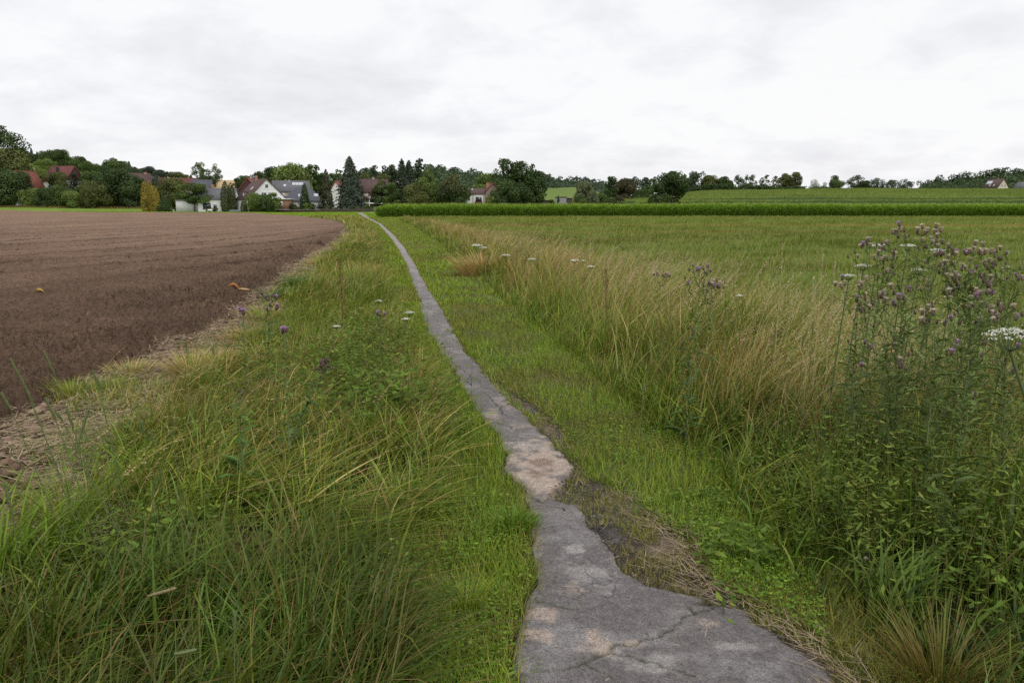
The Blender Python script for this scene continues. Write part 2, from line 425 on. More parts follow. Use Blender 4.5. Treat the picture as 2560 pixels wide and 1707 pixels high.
me = mesh_np('ploughed_field', np.stack([XX, YY, Zp], -1).reshape(-1, 3), Q=Qp, col=Cp.reshape(-1, 3), smooth=True)
link('ploughed_field', me, M_plough, kind='structure')
def plough_z(x, y): return 0.02

# path -----------------------------------------------------------
ys = [0.25]
while ys[-1] < 262: ys.append(ys[-1] * (1.0035 if ys[-1] < 12 else 1.008))
ys = np.array(ys); tt = np.linspace(0, 1, 110)
YY, TT = np.meshgrid(ys, tt, indexing='ij')
PL, PR = pl(YY), pr(YY)
XX = PL + (PR - PL) * TT
de = np.minimum(XX - PL, PR - XX)
Zs = 0.018 + 0.006 * (fbm(XX * 3, YY * 3, 80, 3) - .5) + 0.003 * (vnoise(XX * 40, YY * 40, 81) - .5)
Zs = Zs * np.clip(de / 0.015, 0, 1) - 0.05 * (1 - np.clip(de / 0.012, 0, 1))
Zs += terrain(XX, YY) * 1.0 + sstep(60, 200, YY) * 0.03
base = np.array([0.190, 0.173, 0.169])
Ca = base * (0.82 + 0.36 * fbm(XX * 2.5, YY * 2.5, 82, 5)[..., None])
Ca = Ca * (0.85 + 0.3 * vnoise(XX * 120, YY * 120, 83)[..., None])
Ca = Ca + np.clip((fbm(XX * 5.5, YY * 5.5, 84, 5)[..., None] - .56) * 5, 0, 1) * .09
Ca = Ca * (1 - .35 * np.clip((vnoise(XX * 45, YY * 45, 85)[..., None] - .86) * 9, 0, 1))
def gpt(fx_, fy_): a_, b_ = G(fx_ * K, fy_ * K); return float(a_), float(b_)
sand = np.array([0.50, 0.40, 0.33]); pale = np.array([0.42, 0.39, 0.375])
def stain(fx_, fy_, rx, ry, colr, strength=0.8, seed=0):
    global Ca
    x0, y0 = gpt(fx_, fy_)
    dd = np.sqrt(((XX - x0) / rx) ** 2 + ((YY - y0) / ry) ** 2)
    nn = fbm(XX * 13, YY * 13, 200 + seed, 5, .62)
    m_ = np.clip((1.15 - dd + (nn - .5) * 3.2) * 1.3, 0, 1) * strength
    Ca = Ca * (1 - m_[..., None]) + colr * m_[..., None]
stain(1240, 1070, 0.26, 0.50, sand, 0.95, 1); stain(1215, 1120, 0.14, 0.2, sand * 1.1, .7, 2)
stain(1245, 1068, 0.10, 0.10, np.array([0.2, 0.125, 0.09]), .6, 3); stain(1225, 1092, 0.12, 0.06, np.array([0.2, 0.125, 0.09]), .6, 4)
for i_, a_ in enumerate([(1235,1275,.05,.09,pale,.7),(1325,1272,.05,.08,pale,.8),(1320,1365,.07,.07,sand,.6),(1375,1490,.07,.09,sand,.8),(1230,1415,.08,.05,sand,.7),
        (1230,1470,.06,.05,sand,.7),(1330,1320,.15,.10,pale,.35),(1430,1290,.10,.08,pale,.35),(1500,1530,.13,.07,pale,.55),(1690,1495,.10,.04,pale,.6),(1660,1490,.03,.03,sand,.8),
        (1620,1440,.05,.03,sand,.6),(1450,1485,.04,.03,sand,.6),(1240,1245,.05,.05,sand,.4),(1170,930,.10,.16,sand,.45),(1130,960,.06,.2,sand,.5),(1200,985,.1,.1,sand,.4),
        (1050,780,.15,.3,pale,.4),(1030,760,.10,.1,sand,.4),(1190,1030,.18,.10,pale,.5),(1560,1420,.08,.05,pale,.3),(1280,1200,.2,.15,pale,.2)]):
    stain(*a_, seed=10 + i_)
crk = [[(1180,1558),(1240,1552),(1300,1548),(1365,1522),(1400,1508),(1440,1512),(1480,1530),(1530,1550),(1600,1568)],[(1400,1508),(1420,1490),(1480,1482),(1520,1465),(1560,1430),(1590,1418),(1592,1402)],
       [(1215,1150),(1250,1160),(1275,1142)],[(1240,1165),(1268,1168),(1300,1180)],[(1592,1418),(1640,1400),(1700,1408)],[(1110,905),(1140,930),(1165,960)],[(1060,880),(1090,890),(1140,905)],
       [(1110,980),(1140,975),(1180,990),(1230,985)],[(1030,830),(1060,850),(1085,870)],[(1000,775),(1040,782),(1062,800)],[(1350,1535),(1375,1548),(1410,1568)],[(1225,1380),(1270,1400),(1330,1405)]]
dmin = np.full(XX.shape, 9.0)
wx_ = XX + (fbm(XX * 14, YY * 14, 90, 3) - .5) * .07; wy_ = YY + (fbm(XX * 14 + 7, YY * 14, 92, 3) - .5) * .07
for c_ in crk:
    pts = [gpt(*p_) for p_ in c_]
    for (x0, y0), (x1, y1) in zip(pts[:-1], pts[1:]):
        vx, vy = x1 - x0, y1 - y0; t_ = np.clip(((wx_ - x0) * vx + (wy_ - y0) * vy) / (vx * vx + vy * vy), 0, 1)
        dmin = np.minimum(dmin, np.hypot(wx_ - x0 - t_ * vx, wy_ - y0 - t_ * vy))
ck = np.clip(1 - dmin / 0.0075, 0, 1)
Zs -= ck * 0.014
Ca = Ca * (1 - 0.75 * ck[..., None]); Ca = Ca + np.clip(1 - dmin / .03, 0, 1)[..., None] * .10 * np.array([.2, .24, .08]) 
rim = np.clip(1 - de / .05, 0, 1)[..., None] * fbm(XX * 12, YY * 12, 93, 2)[..., None]
Ca = Ca * (1 - rim) + np.array([0.16, 0.125, 0.095]) * rim
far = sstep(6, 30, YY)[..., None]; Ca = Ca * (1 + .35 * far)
n0, n1_ = XX.shape; ii = np.arange(n0 * n1_).reshape(n0, n1_)
Qp = np.stack([ii[:-1, :-1], ii[:-1, 1:], ii[1:, 1:], ii[1:, :-1]], -1).reshape(-1, 4)[:, ::-1]
M_path = newmat('worn_asphalt'); b = NB(M_path)
at = b.n('ShaderNodeAttribute'); at.attribute_name = 'col'; tcn = b.n('ShaderNodeTexCoord').outputs['Object']
f1 = b.noise(tcn, 130, 3, 0.85); f2 = b.noise(tcn, 30, 6, 0.75)
vo = b.n('ShaderNodeTexVoronoi', feature='DISTANCE_TO_EDGE')
wv = b.n('ShaderNodeVectorMath', operation='ADD'); nv = b.n('ShaderNodeTexNoise'); b.l(tcn, nv.inputs['Vector']); nv.inputs['Scale'].default_value = 7
sc_ = b.n('ShaderNodeVectorMath', operation='SCALE'); b.l(nv.outputs['Color'], sc_.inputs[0]); sc_.inputs[3].default_value = 0.18
b.l(tcn, wv.inputs[0]); b.l(sc_.outputs[0], wv.inputs[1]); b.l(wv.outputs[0], vo.inputs['Vector']); vo.inputs['Scale'].default_value = 3.2
cr_ = b.maprange(vo.outputs['Distance'], 0.0, 0.018, 0.0, 1.0)
msk = b.maprange(b.noise(tcn, 0.9, 3), 0.5, 0.6, 1.0, 0.0)
mx = b.n('ShaderNodeMath', operation='MAXIMUM'); b.l(cr_, mx.inputs[0]); b.l(msk, mx.inputs[1])
c = b.scale(at.outputs['Color'], b.maprange(f1, 0.3, 0.7, 0.45, 1.6)); c = b.scale(c, b.maprange(f2, 0.3, 0.7, 0.74, 1.26))
c = b.scale(c, b.maprange(mx.outputs[0], 0, 1, 0.55, 1.0))
hq = b.n('ShaderNodeMath', operation='ADD'); b.l(f1, hq.inputs[0]); b.l(f2, hq.inputs[1])
b.principled(c, 0.88, 0.2, b.bump(hq.outputs[0], 1.0, 0.010))
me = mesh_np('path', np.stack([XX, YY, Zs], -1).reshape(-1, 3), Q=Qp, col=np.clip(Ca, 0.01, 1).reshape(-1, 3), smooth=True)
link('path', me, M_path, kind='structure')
# ================================================================ plants as stuff
def blades(root, L, wd, az, th0, th1, cb, ct, k=3, taper=0.75, twist=0.5):
    n = len(root)
    root = np.asarray(root, float); L = np.broadcast_to(L, n); wd = np.broadcast_to(wd, n)
    s = np.linspace(0, 1, k + 1)
    th = th0[:, None] + th1[:, None] * s[None, :] ** 1.4
    step = (L / k)[:, None]
    h = np.concatenate([np.zeros((n, 1)), np.cumsum(np.sin((th[:, :-1] + th[:, 1:]) / 2) * step, 1)], 1)
    v = np.concatenate([np.zeros((n, 1)), np.cumsum(np.cos((th[:, :-1] + th[:, 1:]) / 2) * step, 1)], 1)
    dx, dy = np.cos(az)[:, None], np.sin(az)[:, None]
    ta = az + np.pi / 2 + (RNG.random(n) - .5) * 2 * twist * 1.6
    sx, sy = np.cos(ta)[:, None], np.sin(ta)[:, None]
    px = root[:, 0:1] + h * dx; py = root[:, 1:2] + h * dy; pz = root[:, 2:3] + v
    ww = wd[:, None] * 0.5 * np.maximum(0.08, (1 - s[None, :] ** 2) ** taper)
    A_ = np.stack([px - sx * ww, py - sy * ww, pz], -1); B_ = np.stack([px + sx * ww, py + sy * ww, pz], -1)
    V = np.stack([A_, B_], 2).reshape(n, -1, 3)            # n, 2(k+1), 3
    o = (np.arange(n) * 2 * (k + 1))[:, None]; j = np.arange(k)[None, :] * 2
    Q = np.stack([o + j, o + j + 1, o + j + 3, o + j + 2], -1).reshape(-1, 4)
    c = cb[:, None, :] * (1 - s[None, :, None]) + ct[:, None, :] * s[None, :, None]
    C = np.repeat(c, 2, axis=1).reshape(-1, 3)
    return V.reshape(-1, 3), Q, C, np.stack([px[:, -1], py[:, -1], pz[:, -1]], -1)
class Bag:
    def __init__(s): s.V = []; s.Q = []; s.C = []; s.n = 0
    def add(s, V, Q, C):
        s.V.append(np.asarray(V, np.float32)); s.Q.append(np.asarray(Q) + s.n); s.C.append(np.asarray(C, np.float32)); s.n += len(V)
    def out(s, name, mat, parent=None, **kw):
        c_ = np.concatenate(s.C)
        if mat in (M_grass,): c_ = np.where((c_[:, 1] > c_[:, 0])[:, None], c_ * (np.array([1.06, 1.02, .56]) if name != 'meadow_grass' else np.array([1.0, .95, .80])), c_ * np.array([1.06, .98, .70]))
        if name in ('clover_leaves', 'leafy_weeds', 'maize_crop'): c_ = c_ * np.array([1, 1, .7])
        me = mesh_np(name, np.concatenate(s.V), Q=np.concatenate(s.Q), col=np.clip(c_, 0, 1))
        return link(name, me, mat, parent, **kw)
def pick(n, cols, wts, jit=0.18):
    cols = np.array(cols, float); w_ = np.array(wts, float); w_ /= w_.sum()
    c = cols[RNG.choice(len(cols), n, p=w_)]
    c = c * (1 + (RNG.random((n, 1)) - .5) * 2 * jit) * (1 + (RNG.random((n, 3)) - .5) * jit * .5)
    return np.clip(c, 0.005, 1)
def leafs(cen, size, az, tilt, roll, c, aspect=0.55, fold=0.25):
    """rhombic leaves folded along the midrib: cen is the leaf base"""
    n = len(cen); size = np.broadcast_to(size, n)
    d = np.stack([np.cos(az) * np.cos(tilt), np.sin(az) * np.cos(tilt), np.sin(tilt)], -1)
    sd = np.stack([-np.sin(az), np.cos(az), 0 * az], -1)
    up = np.cross(d, sd); sd = sd * np.cos(roll)[:, None] + up * np.sin(roll)[:, None]; up = np.cross(d, sd)
    m = cen + d * size[:, None] * .42
    a = m + sd * (size * aspect * .5)[:, None] - up * (size * fold * aspect * .5)[:, None]
    b_ = m - sd * (size * aspect * .5)[:, None] - up * (size * fold * aspect * .5)[:, None]
    V = np.stack([cen, a, cen + d * size[:, None], b_], 1).reshape(-1, 3)
    Q = np.arange(n * 4).reshape(n, 4)
    return V, Q, np.repeat(c, 4, axis=0)
def zone(y0, y1, xa, xb, dens, ratio=1.15, side=0.78, pad=1.2):
    """random ground points with xa(y)<x<xb(y), density dens(y) per m2, within the wedge the camera and a step to its side see"""
    xs, ys_ = [], []
    y = y0
    while y < y1:
        y2 = min(y1, y * ratio + 0.05); ym = (y + y2) / 2
        a_ = max(float(xa(np.array(ym))) - .5, -(side * ym + pad)); b_ = min(float(xb(np.array(ym))) + .5, side * ym + pad)
        if b_ > a_:
            n = RNG.poisson(dens(ym) * (y2 - y) * (b_ - a_))
            if n:
                xx = a_ + RNG.random(n) * (b_ - a_); yy = y + RNG.random(n) * (y2 - y)
                k_ = (xx > xa(yy)) & (xx < xb(yy)); xs.append(xx[k_]); ys_.append(yy[k_])
        y = y2
    return np.concatenate(xs), np.concatenate(ys_)
INF = lambda s: (lambda y: np.full(np.shape(y), s * 1e4) if np.ndim(y) else s * 1e4)
def off(f, d): return lambda y: f(y) + d
def zground(x, y):
    return terrain(x, y) - 0.02
WIND = 0.15   # blades lean mostly towards +x
def field_az(x, y, spread, seed, sc=0.7, main=WIND, wt=1.0):
    return main + (fbm(x * sc, y * sc, seed, 3) - .5) * 2 * spread * 2 + (RNG.random(len(x)) - .5) * 2 * spread

GRN = (0.125, 0.215, 0.036); GRD = (0.080, 0.150, 0.028); GRY = (0.23, 0.29, 0.060); GRB = (0.135, 0.20, 0.072)
DRY = (0.36, 0.275, 0.145); STR = (0.50, 0.40, 0.25); REDD = (0.25, 0.15, 0.075); OLV = (0.195, 0.205, 0.05)

def darken(x, y):      # darker, lusher grass in patches; near the camera vignette darkening is painted in too
    return np.clip(sstep(4.2, 2.2, y) * .9 + (fbm(x * .7, y * .7, 777, 3) - .45) * 1.6, 0, 1)
def tall_green(bag, x, y, hmean, hvar, lean, seed, pal, wts, tipdry=0.25, clump=1.0, wmul=1.0, lodged=0.0):
    n = len(x); d = np.maximum(y, 1.2); hmean_ = np.broadcast_to(hmean, n)
    w = np.maximum(0.0055, 0.55 * d / 796) * wmul * (0.6 + 0.8 * RNG.random(n)) * np.where((RNG.random(n) < .28) & (d < 9), 1.9, 1.0)
    hn = fbm(x * .9 * clump, y * .9 * clump, seed, 3)
    H = hmean * (1 + hvar * (hn - .5) * 2.6) * (0.45 + 0.75 * RNG.random(n))
    az = field_az(x, y, 1.6, seed + 5, .9); az = np.where(RNG.random(n) < .35, RNG.random(n) * 6.283, az)
    t0 = RNG.random(n) * 0.35 * lean; t1 = (0.25 + 1.25 * RNG.random(n)) * lean
    lo = RNG.random(n) < lodged * np.clip((fbm(x * .8, y * .8, seed + 9, 2) - .35) * 4, 0, 1)
    t0 = np.where(lo, 0.9 + .5 * RNG.random(n), t0); t1 = np.where(lo, .35, t1); az = np.where(lo, 0.35 + (fbm(x * .5, y * .5, seed + 10, 2) - .5) * 2 + (RNG.random(n) - .5) * .5, az)
    cb = pick(n, pal, wts, .38); pn = fbm(x * .55, y * .55, seed + 3, 3)[:, None]
    cb = cb * (0.8 + .42 * pn) ; ct = cb * 1.12
    td = (RNG.random(n) < tipdry)[:, None]; ct = np.where(td, ct * .5 + np.array(DRY) * .5, ct)
    dk_ = (1 - .50 * darken(x, y))[:, None]; cb = cb * dk_; ct = ct * dk_
    near = y < 9
    for m_, k_ in ((near, 5), (~near & (y < 28), 3), (y >= 28, 2)):
        if m_.any():
            r_ = np.stack([x[m_], y[m_], zground(x[m_], y[m_]) + lo[m_] * RNG.random(m_.sum()) * hmean_[m_] * .55], -1)
            V, Q, C_, _ = blades(r_, H[m_], w[m_], az[m_], t0[m_], t1[m_], cb[m_], ct[m_], k_)
            bag.add(V, Q, C_)

# --- unmown verge on the field side
def dl(s): return lambda y: s * min(1.0, (6.0 / max(y, 2)) ** 1.15)
bag = Bag()
x, y = zone(0.9, 60, fx, off(lm, .12), dl(3000))
dfe = x - fx(y)
keep = RNG.random(len(x)) < np.clip(0.25 + dfe / 1.1, .25, 1) * np.clip((fbm(x * 2.4, y * 2.4, 301, 3) - .30) * 3.6, .12, 1); x, y, dfe = x[keep], y[keep], dfe[keep]
mid = dfe > 0.85 + .5 * (fbm(x * .8, y * .8, 302, 2) - .5)
hf_ = lambda yy: np.interp(yy, [1, 3, 6, 12, 40], [.36, .38, .36, .38, .46])
tall_green(bag, x[mid], y[mid], hf_(y[mid]), .6, 1.25, 310, [GRN, GRD, GRY, GRB, OLV, DRY], [5, 4, 2.6, 2.2, 2.5, 1.3], .16, lodged=.30)
m2_ = mid & (y > 3.6) & (RNG.random(len(x)) < np.clip((fbm(x * .9, y * .45, 303, 3) - .26) * 2.4, .10, .85))
m2_ = m2_ & (RNG.random(len(x)) < sstep(3.4, 5.5, y) + .15)
tall_green(bag, x[m2_], y[m2_], hf_(y[m2_]) * 1.05, .5, 1.4, 315, [OLV, DRY, STR, GRY, GRN], [3, 2.6, 1.6, 2.6, 1], .5, lodged=.4)
ed = ~mid
k_ = RNG.random(ed.sum()) < np.clip((fbm(x[ed] * 1.4, y[ed] * 1.4, 321, 3) - .25) * 2.4, .2, 1)
tall_green(bag, x[ed][k_], y[ed][k_], 0.16, .7, 1.4, 320, [GRN, DRY, STR, GRY, OLV], [5.0, 2.6, 1.8, 3.0, 1.8], .5, lodged=.9)
bag.out('verge_grass', M_grass, kind='stuff', label='long green and half dry grass on the verge between ploughed field and path', category='grass')

# far part of that verge
bag = Bag()
x, y = zone(60, 215, fx, off(pl_raw, -.5), lambda yy: 26 * (60 / yy))
k_ = y < 140; x, y = x[k_], y[k_]
tall_green(bag, x, y, 0.42, .4, .9, 330, [GRN, GRY, DRY, STR, OLV], [4, 3, 2.2, 1.3, 2], .3)
x, y = zone(120, 262, fx, INF(1), lambda yy: 14 * (100 / yy))
m_ = (x < np.interp(y, [120, 262], [-14, -50]) + 26) ; x, y = x[m_], y[m_]
x = x[(np.abs(x - (pl_raw(y) + pr_raw(y)) / 2) > .7)] if False else x
ok = np.abs(x - (pl_raw(y) + pr_raw(y)) / 2) > .75; x, y = x[ok], y[ok]
tall_green(bag, x, y, .16, .3, .9, 340, [(0.19, .31, .045), (0.24, .36, .06), GRY], [4, 3, 1], .1)
bag.out('verge_grass', M_grass, kind='stuff', label='far green grass strip at the bend of the ploughed field before the village', category='grass')

# --- mown strips both sides of the path
bag = Bag()
def short(x, y, h, seed, pal, wts):
    n = len(x); d = np.maximum(y, 1.2)
    w = np.maximum(.0034, .55 * d / 796) * (.6 + .8 * RNG.random(n))
    H = h * (.5 + RNG.random(n)) * (.6 + .8 * fbm(x * 2.2, y * 2.2, seed, 3)) + .15 * w
    az = RNG.random(n) * 6.283; cb = pick(n, pal, wts, .2) * (.78 + .45 * fbm(x * .8, y * .8, seed + 2, 4)[:, None])
    bn = np.clip((fbm(x * 1.4, y * 1.1, seed + 4, 4) - .50) * 5, 0, .7)[:, None]
    cb = cb * (1 - bn) + np.array([.19, .165, .07]) * bn
    for m_, k_ in ((y < 7, 3), ((y >= 7) & (y < 30), 2), (y >= 30, 1)):
        if m_.any():
            V, Q, C_, _ = blades(np.stack([x[m_], y[m_], zground(x[m_], y[m_])], -1), H[m_], w[m_], az[m_], RNG.random(m_.sum()) * .8, RNG.random(m_.sum()) * 1.1, cb[m_], cb[m_] * 1.15, k_)
            bag.add(V, Q, C_)
MP = [(0.175, .275, .042), (0.235, .330, .052), (0.125, .21, .034), (0.31, .345, .07), (.35, .31, .13)]
ds = lambda s: (lambda yy: s * min(1.0, (3.6 / max(yy, 2)) ** 1.5))
x, y = zone(0.9, 130, off(lm, -.25), off(pl, -.01), ds(7500)); short(x, y, .10, 350, MP, [4, 3, 3, 1.2, .8])
x, y = zone(0.9, 130, gr, off(rm, .3), ds(7500)); short(x, y, .085, 360, MP, [4, 3, 3, 1.4, 1.0])
# blades that lean over the asphalt edge
x, y = zone(0.9, 40, off(pl, -.09), off(pl, .035), ds(4200)); short(x, y, .10, 365, MP, [4, 3, 3, 1, 1])
x, y = zone(5.0, 60, off(pr, -.035), off(pr, .06), ds(4200)); short(x, y, .08, 366, MP, [4, 3, 3, 1, 1])
# sparse tufts creeping into the crumbled strip
x, y = zone(1.5, 16, off(pr, -.02), gr, ds(6500)); k_ = fbm(x * 3.2, y * 3.2, 371, 3) > .40; x, y = x[k_], y[k_]
short(x, y, .05, 370, [(0.2, .22, .06), (.15, .18, .05), (.3, .26, .13)], [3, 3, 1.5])
bag.out('mown_grass', M_grass, kind='stuff', label='short mown grass strips along both sides of the asphalt path', category='grass')

# --- clover and low herbs in the mown strips
bag = Bag()
def herbs(x, y, hlo, hhi, s0, s1, pal, wts, tilt=.5):
    n = len(x); sz = (s0 + (s1 - s0) * RNG.random(n) ** 1.5); sz = np.maximum(sz, 1.2 * y / 796)
    cen = np.stack([x, y, hlo + (hhi - hlo) * RNG.random(n)], -1)
    V, Q, C_ = leafs(cen, sz, RNG.random(n) * 6.283, (RNG.random(n) - .3) * tilt, (RNG.random(n) - .5) * .9, pick(n, pal, wts, .22), .7)
    bag.add(V, Q, C_)
HP = [(0.13, .25, .03), (.18, .30, .04), (.10, .195, .028), (.24, .35, .06)]
for xa, xb in ((off(lm, -.2), off(pl, -.0)), (gr, off(rm, .2))):
    x, y = zone(0.9, 16, xa, xb, lambda yy: 6500 * min(1, (3.2 / yy) ** 1.7))
    k_ = fbm(x * 1.3, y * 1.3, 381, 3) > .50; herbs(x[k_], y[k_], .005, .06, .010, .024, HP, [4, 3, 3, 1])
bag.out('clover_leaves', M_leaf, kind='stuff', label='low clover and weed leaves in the mown strips beside the path', category='clover')

# --- tall mixed verge on the meadow side
bag = Bag()
x, y = zone(0.9, 110, rm, off(rt, .2), dl(2700))
n = len(x); dn = x - rm(y)
keep = RNG.random(n) < np.clip((fbm(x * 2.0, y * 2.0, 401, 3) - .28) * 3.6, .15, 1) * np.clip(.5 + dn, .5, 1); x, y, dn = x[keep], y[keep], dn[keep]
far = sstep(3.2, 6.5, y) * np.clip(dn / .9, .1, 1)
hm = np.interp(y, [1, 2.5, 4, 8, 20, 60, 110], [.40, .44, .55, .70, .72, .62, .5]) * np.clip(.5 + dn * .7, .5, 1)
isd = RNG.random(len(x)) < far * np.clip((fbm(x * .5, y * .4, 402, 3) - .22) * 1.9, .12, .62)
tall_green(bag, x[~isd], y[~isd], hm[~isd], .5, 1.15, 410, [GRN, GRD, GRY, GRB, OLV], [5, 4, 3.0, 1.4, 3.2], .3, lodged=.3)
tall_green(bag, x[isd], y[isd], hm[isd] * 1.1, .35, .85, 420, [DRY, STR, OLV, GRY, REDD], [4, 2.4, 2, 1.6, 1.2], .7, lodged=.1)
x, y = zone(1.4, 6.5, off(rm, .1), INF(1), lambda yy: 900 * min(1, (3 / yy)), side=.75, pad=.7)
k_ = RNG.random(len(x)) < np.clip((fbm(x * 2.2, y * 2.2, 405, 3) - .3) * 3.4, .1, 1); x, y = x[k_], y[k_]
tall_green(bag, x, y, np.clip(.30 + (x - rm(y)) * .22, .3, .62), .5, 1.3, 430, [GRN, GRY, GRB, GRD], [4, 2, 2, 3], .12, wmul=1.5)
bag.out('tall_verge_grass', M_grass, kind='stuff', label='tall mixed green and straw coloured grass between the mown strip and the meadow', category='grass')

# --- flowering culms with drooping seed panicles
def culms(bag, x, y, H, seed, pal, wts, az=None, droop=1.0, spikes=15, ssize=.0055):
    n = len(x); d = y
    w = np.maximum(.0022, .22 * d / 796)
    az = WIND + (RNG.random(n) - .5) * 1.5 if az is None else az
    c = pick(n, pal, wts, .15); k_ = 7
    t0 = RNG.random(n) * .32; t1 = (.45 + RNG.random(n) * 1.15) * droop
    V, Q, C_, tip = blades(np.stack([x, y, zground(x, y)], -1), H, w, az, t0, t1, c * .9, c * 1.1, k_, taper=.25)
    bag.add(V, Q, C_)
    VV = V.reshape(n, k_ + 1, 2, 3).mean(2)
    for j in range(spikes):
        f = .70 + .30 * (j + RNG.random(n)) / spikes
        fi = f * k_; i0 = np.minimum(fi.astype(int), k_ - 1); fr = (fi - i0)[:, None]
        p = VV[np.arange(n), i0] * (1 - fr) + VV[np.arange(n), i0 + 1] * fr
        sz = np.maximum(ssize * (1.7 + RNG.random(n)), .65 * d / 796)
        V2, Q2, C2 = leafs(p, sz * 1.4, az + (RNG.random(n) - .5) * 2.2, (RNG.random(n) - .6) * 1.2, RNG.random(n) * 3, c * (1.0 + .25 * RNG.random((n, 1))), .28, 0)
        bag.add(V2, Q2, C2)
bag = Bag()
CUL = [(.46, .33, .15), (.52, .41, .20), (.36, .23, .13), (.38, .36, .12)]
x, y = zone(3.4, 60, off(rm, .5), off(rt, .35), lambda yy: 95 * min(1, (7 / yy) ** 1.0) * (1 if yy > 4.5 else .35))
k_ = RNG.random(len(x)) < np.clip((fbm(x * .45, y * .3, 431, 3) - .32) * 4, .1, 1); x, y = x[k_], y[k_]
culms(bag, x, y, np.interp(y, [3, 6, 14, 60], [.8, .98, .95, .75]) * (.75 + .4 * RNG.random(len(x))), 432, CUL, [4, 3, 2, 2])
x, y = zone(3.4, 60, off(fx, .3), off(lm, -.1), lambda yy: 9 * min(1, (6 / yy) ** .6))
culms(bag, x, y, .62 * (.7 + .5 * RNG.random(len(x))), 433, CUL, [3, 2, 2, 4], droop=1.2)
x, y = zone(5, 30, off(rm, .4), off(rt, 1.2), lambda yy: 16 * min(1, (7 / yy)))
culms(bag, x, y, 1.12 * (.7 + .4 * RNG.random(len(x))), 434, [(.50, .40, .26), (.42, .30, .20)], [1, 1], droop=.9, spikes=20, ssize=.006)
bag.out('seeding_grass', M_straw, kind='stuff', label='thin straw coloured flowering grass stalks with drooping seed heads on both verges', category='grass')

# --- meadow
bag = Bag()
x, y = zone(5, 127.5, rt, INF(1), lambda yy: 420 * min(1, (7 / yy) ** 1.32), side=.72, pad=2)
n = len(x); w = np.maximum(.006, .75 * y / 796) * (.6 + .8 * RNG.random(n))
H = np.interp(y, [5, 20, 60, 127], [.20, .20, .25, .32]) * (.5 + .8 * RNG.random(n)) * (.7 + .6 * fbm(x * .25, y * .25, 441, 3))
cb = pick(n, [(.145, .215, .036), (.19, .25, .046), (.12, .18, .034), (.24, .25, .07), (.29, .24, .11)], [5, 4, 3, 1.6, .6], .15)
band = np.clip((fbm(x * .018, y * .16, 443, 4) - .57) * 7, 0, .75) * sstep(25, 50, y)
line_ = np.exp(-((y - 66 - 2.0 * np.sin(x * .08)) / 1.6) ** 2) * (vnoise(x * .10, y * 0, 444) > .45) * .7
bb = np.clip(band * .5 + line_ * .9, 0, .75)[:, None]
cb = cb * (1 - bb) + np.array([.30, .20, .10]) * bb
cb = cb * (.78 + .42 * fbm(x * .06, y * .10, 445, 4)[:, None])
az = field_az(x, y, 1.4, 446)
for m_, k_ in ((y < 18, 3), ((y >= 18) & (y < 45), 2), (y >= 45, 1)):
    V, Q, C_, _ = blades(np.stack([x[m_], y[m_], zground(x[m_], y[m_])], -1), H[m_], w[m_], az[m_], RNG.random(m_.sum()) * .5, .9 * RNG.random(m_.sum()), cb[m_], cb[m_] * 1.12, k_)
    bag.add(V, Q, C_)
bag.out('meadow_grass', M_grass, kind='stuff', label='wide green meadow with ochre patches reaching to the maize', category='grass')

# --- leafy undergrowth near the right edge, nettle patches on the left verge
bag = Bag()
def foliage(x, y, zt, s0, s1, pal, wts, per=9, asp=.55):
    n = len(x)
    for j in range(per):
        z = zt * (.12 + .88 * (j + RNG.random(n)) / per); a = RNG.random(n) * 6.283; rr = .03 + .05 * RNG.random(n)
        sz = np.maximum((s0 + (s1 - s0) * RNG.random(n)) * (1.15 - .5 * j / per), 1.2 * y / 796)
        V, Q, C_ = leafs(np.stack([x + np.cos(a) * rr * .3, y + np.sin(a) * rr * .3, z], -1), sz, a, (RNG.random(n) - .55) * .9, (RNG.random(n) - .5) * .8, pick(n, pal, wts, .22), asp, .3)
        bag.add(V, Q, C_)
    V, Q, C_, _ = blades(np.stack([x, y, zground(x, y)], -1), zt, np.maximum(.003, .3 * y / 796), RNG.random(n) * 6.28, RNG.random(n) * .12, RNG.random(n) * .3, pick(n, [(.10, .13, .04), (.13, .10, .05)], [2, 1]), pick(n, [(.11, .15, .04)], [1]), 3, .2)
    bag.add(V, Q, C_)
LP = [(.10, .165, .028), (.14, .22, .04), (.075, .125, .022), (.19, .26, .05), (.34, .22, .06)]
x, y = zone(1.5, 6.5, off(rm, .3), INF(1), lambda yy: 110 if yy < 4.0 else 60, side=.75, pad=.7)
k_ = fbm(x * 1.1, y * 1.1, 461, 3) > .42 - .1 * (x > rm(y) + .9); x, y = x[k_], y[k_]
foliage(x, y, np.interp(y, [1.6, 3, 6], [.42, .58, .68]) * (.5 + .65 * RNG.random(len(x))), .018, .062, LP, [5, 4, 4, 1.2, .12], asp=.46)
# feathery bank between the thistles
x, y = zone(2.9, 5.4, lambda y: np.maximum(.28 * y + .12 * np.sin(y * 3), rm(y) + .1), INF(1), lambda yy: 105, side=.72, pad=.5)
foliage(x, y, np.interp(x / y, [.24, .34, .42, .48, .56, .8], [.24, .40, .60, .82, .96, 1.0]) * (.5 + .55 * RNG.random(len(x))), .016, .065, [(.15, .21, .05), (.20, .255, .06), (.105, .155, .038), (.24, .25, .08)], [4, 3, 2.4, 1], per=26, asp=.26)
def patch(px_, py_, n, rx, ry, h, s0, s1, pal=LP, wts=(5, 4, 4, 1.2, .1), per=9, asp=.5):
    x0, y0 = gpt(px_, py_)
    x = x0 + RNG.normal(size=n) * rx; y = y0 + RNG.normal(size=n) * ry
    foliage(x, y, h * (.6 + .6 * RNG.random(n)), s0, s1, pal, wts, per, asp)
patch(860, 1010, 120, .25, .25, .50, .05, .11)
patch(700, 960, 60, .25, .25, .44, .04, .09)
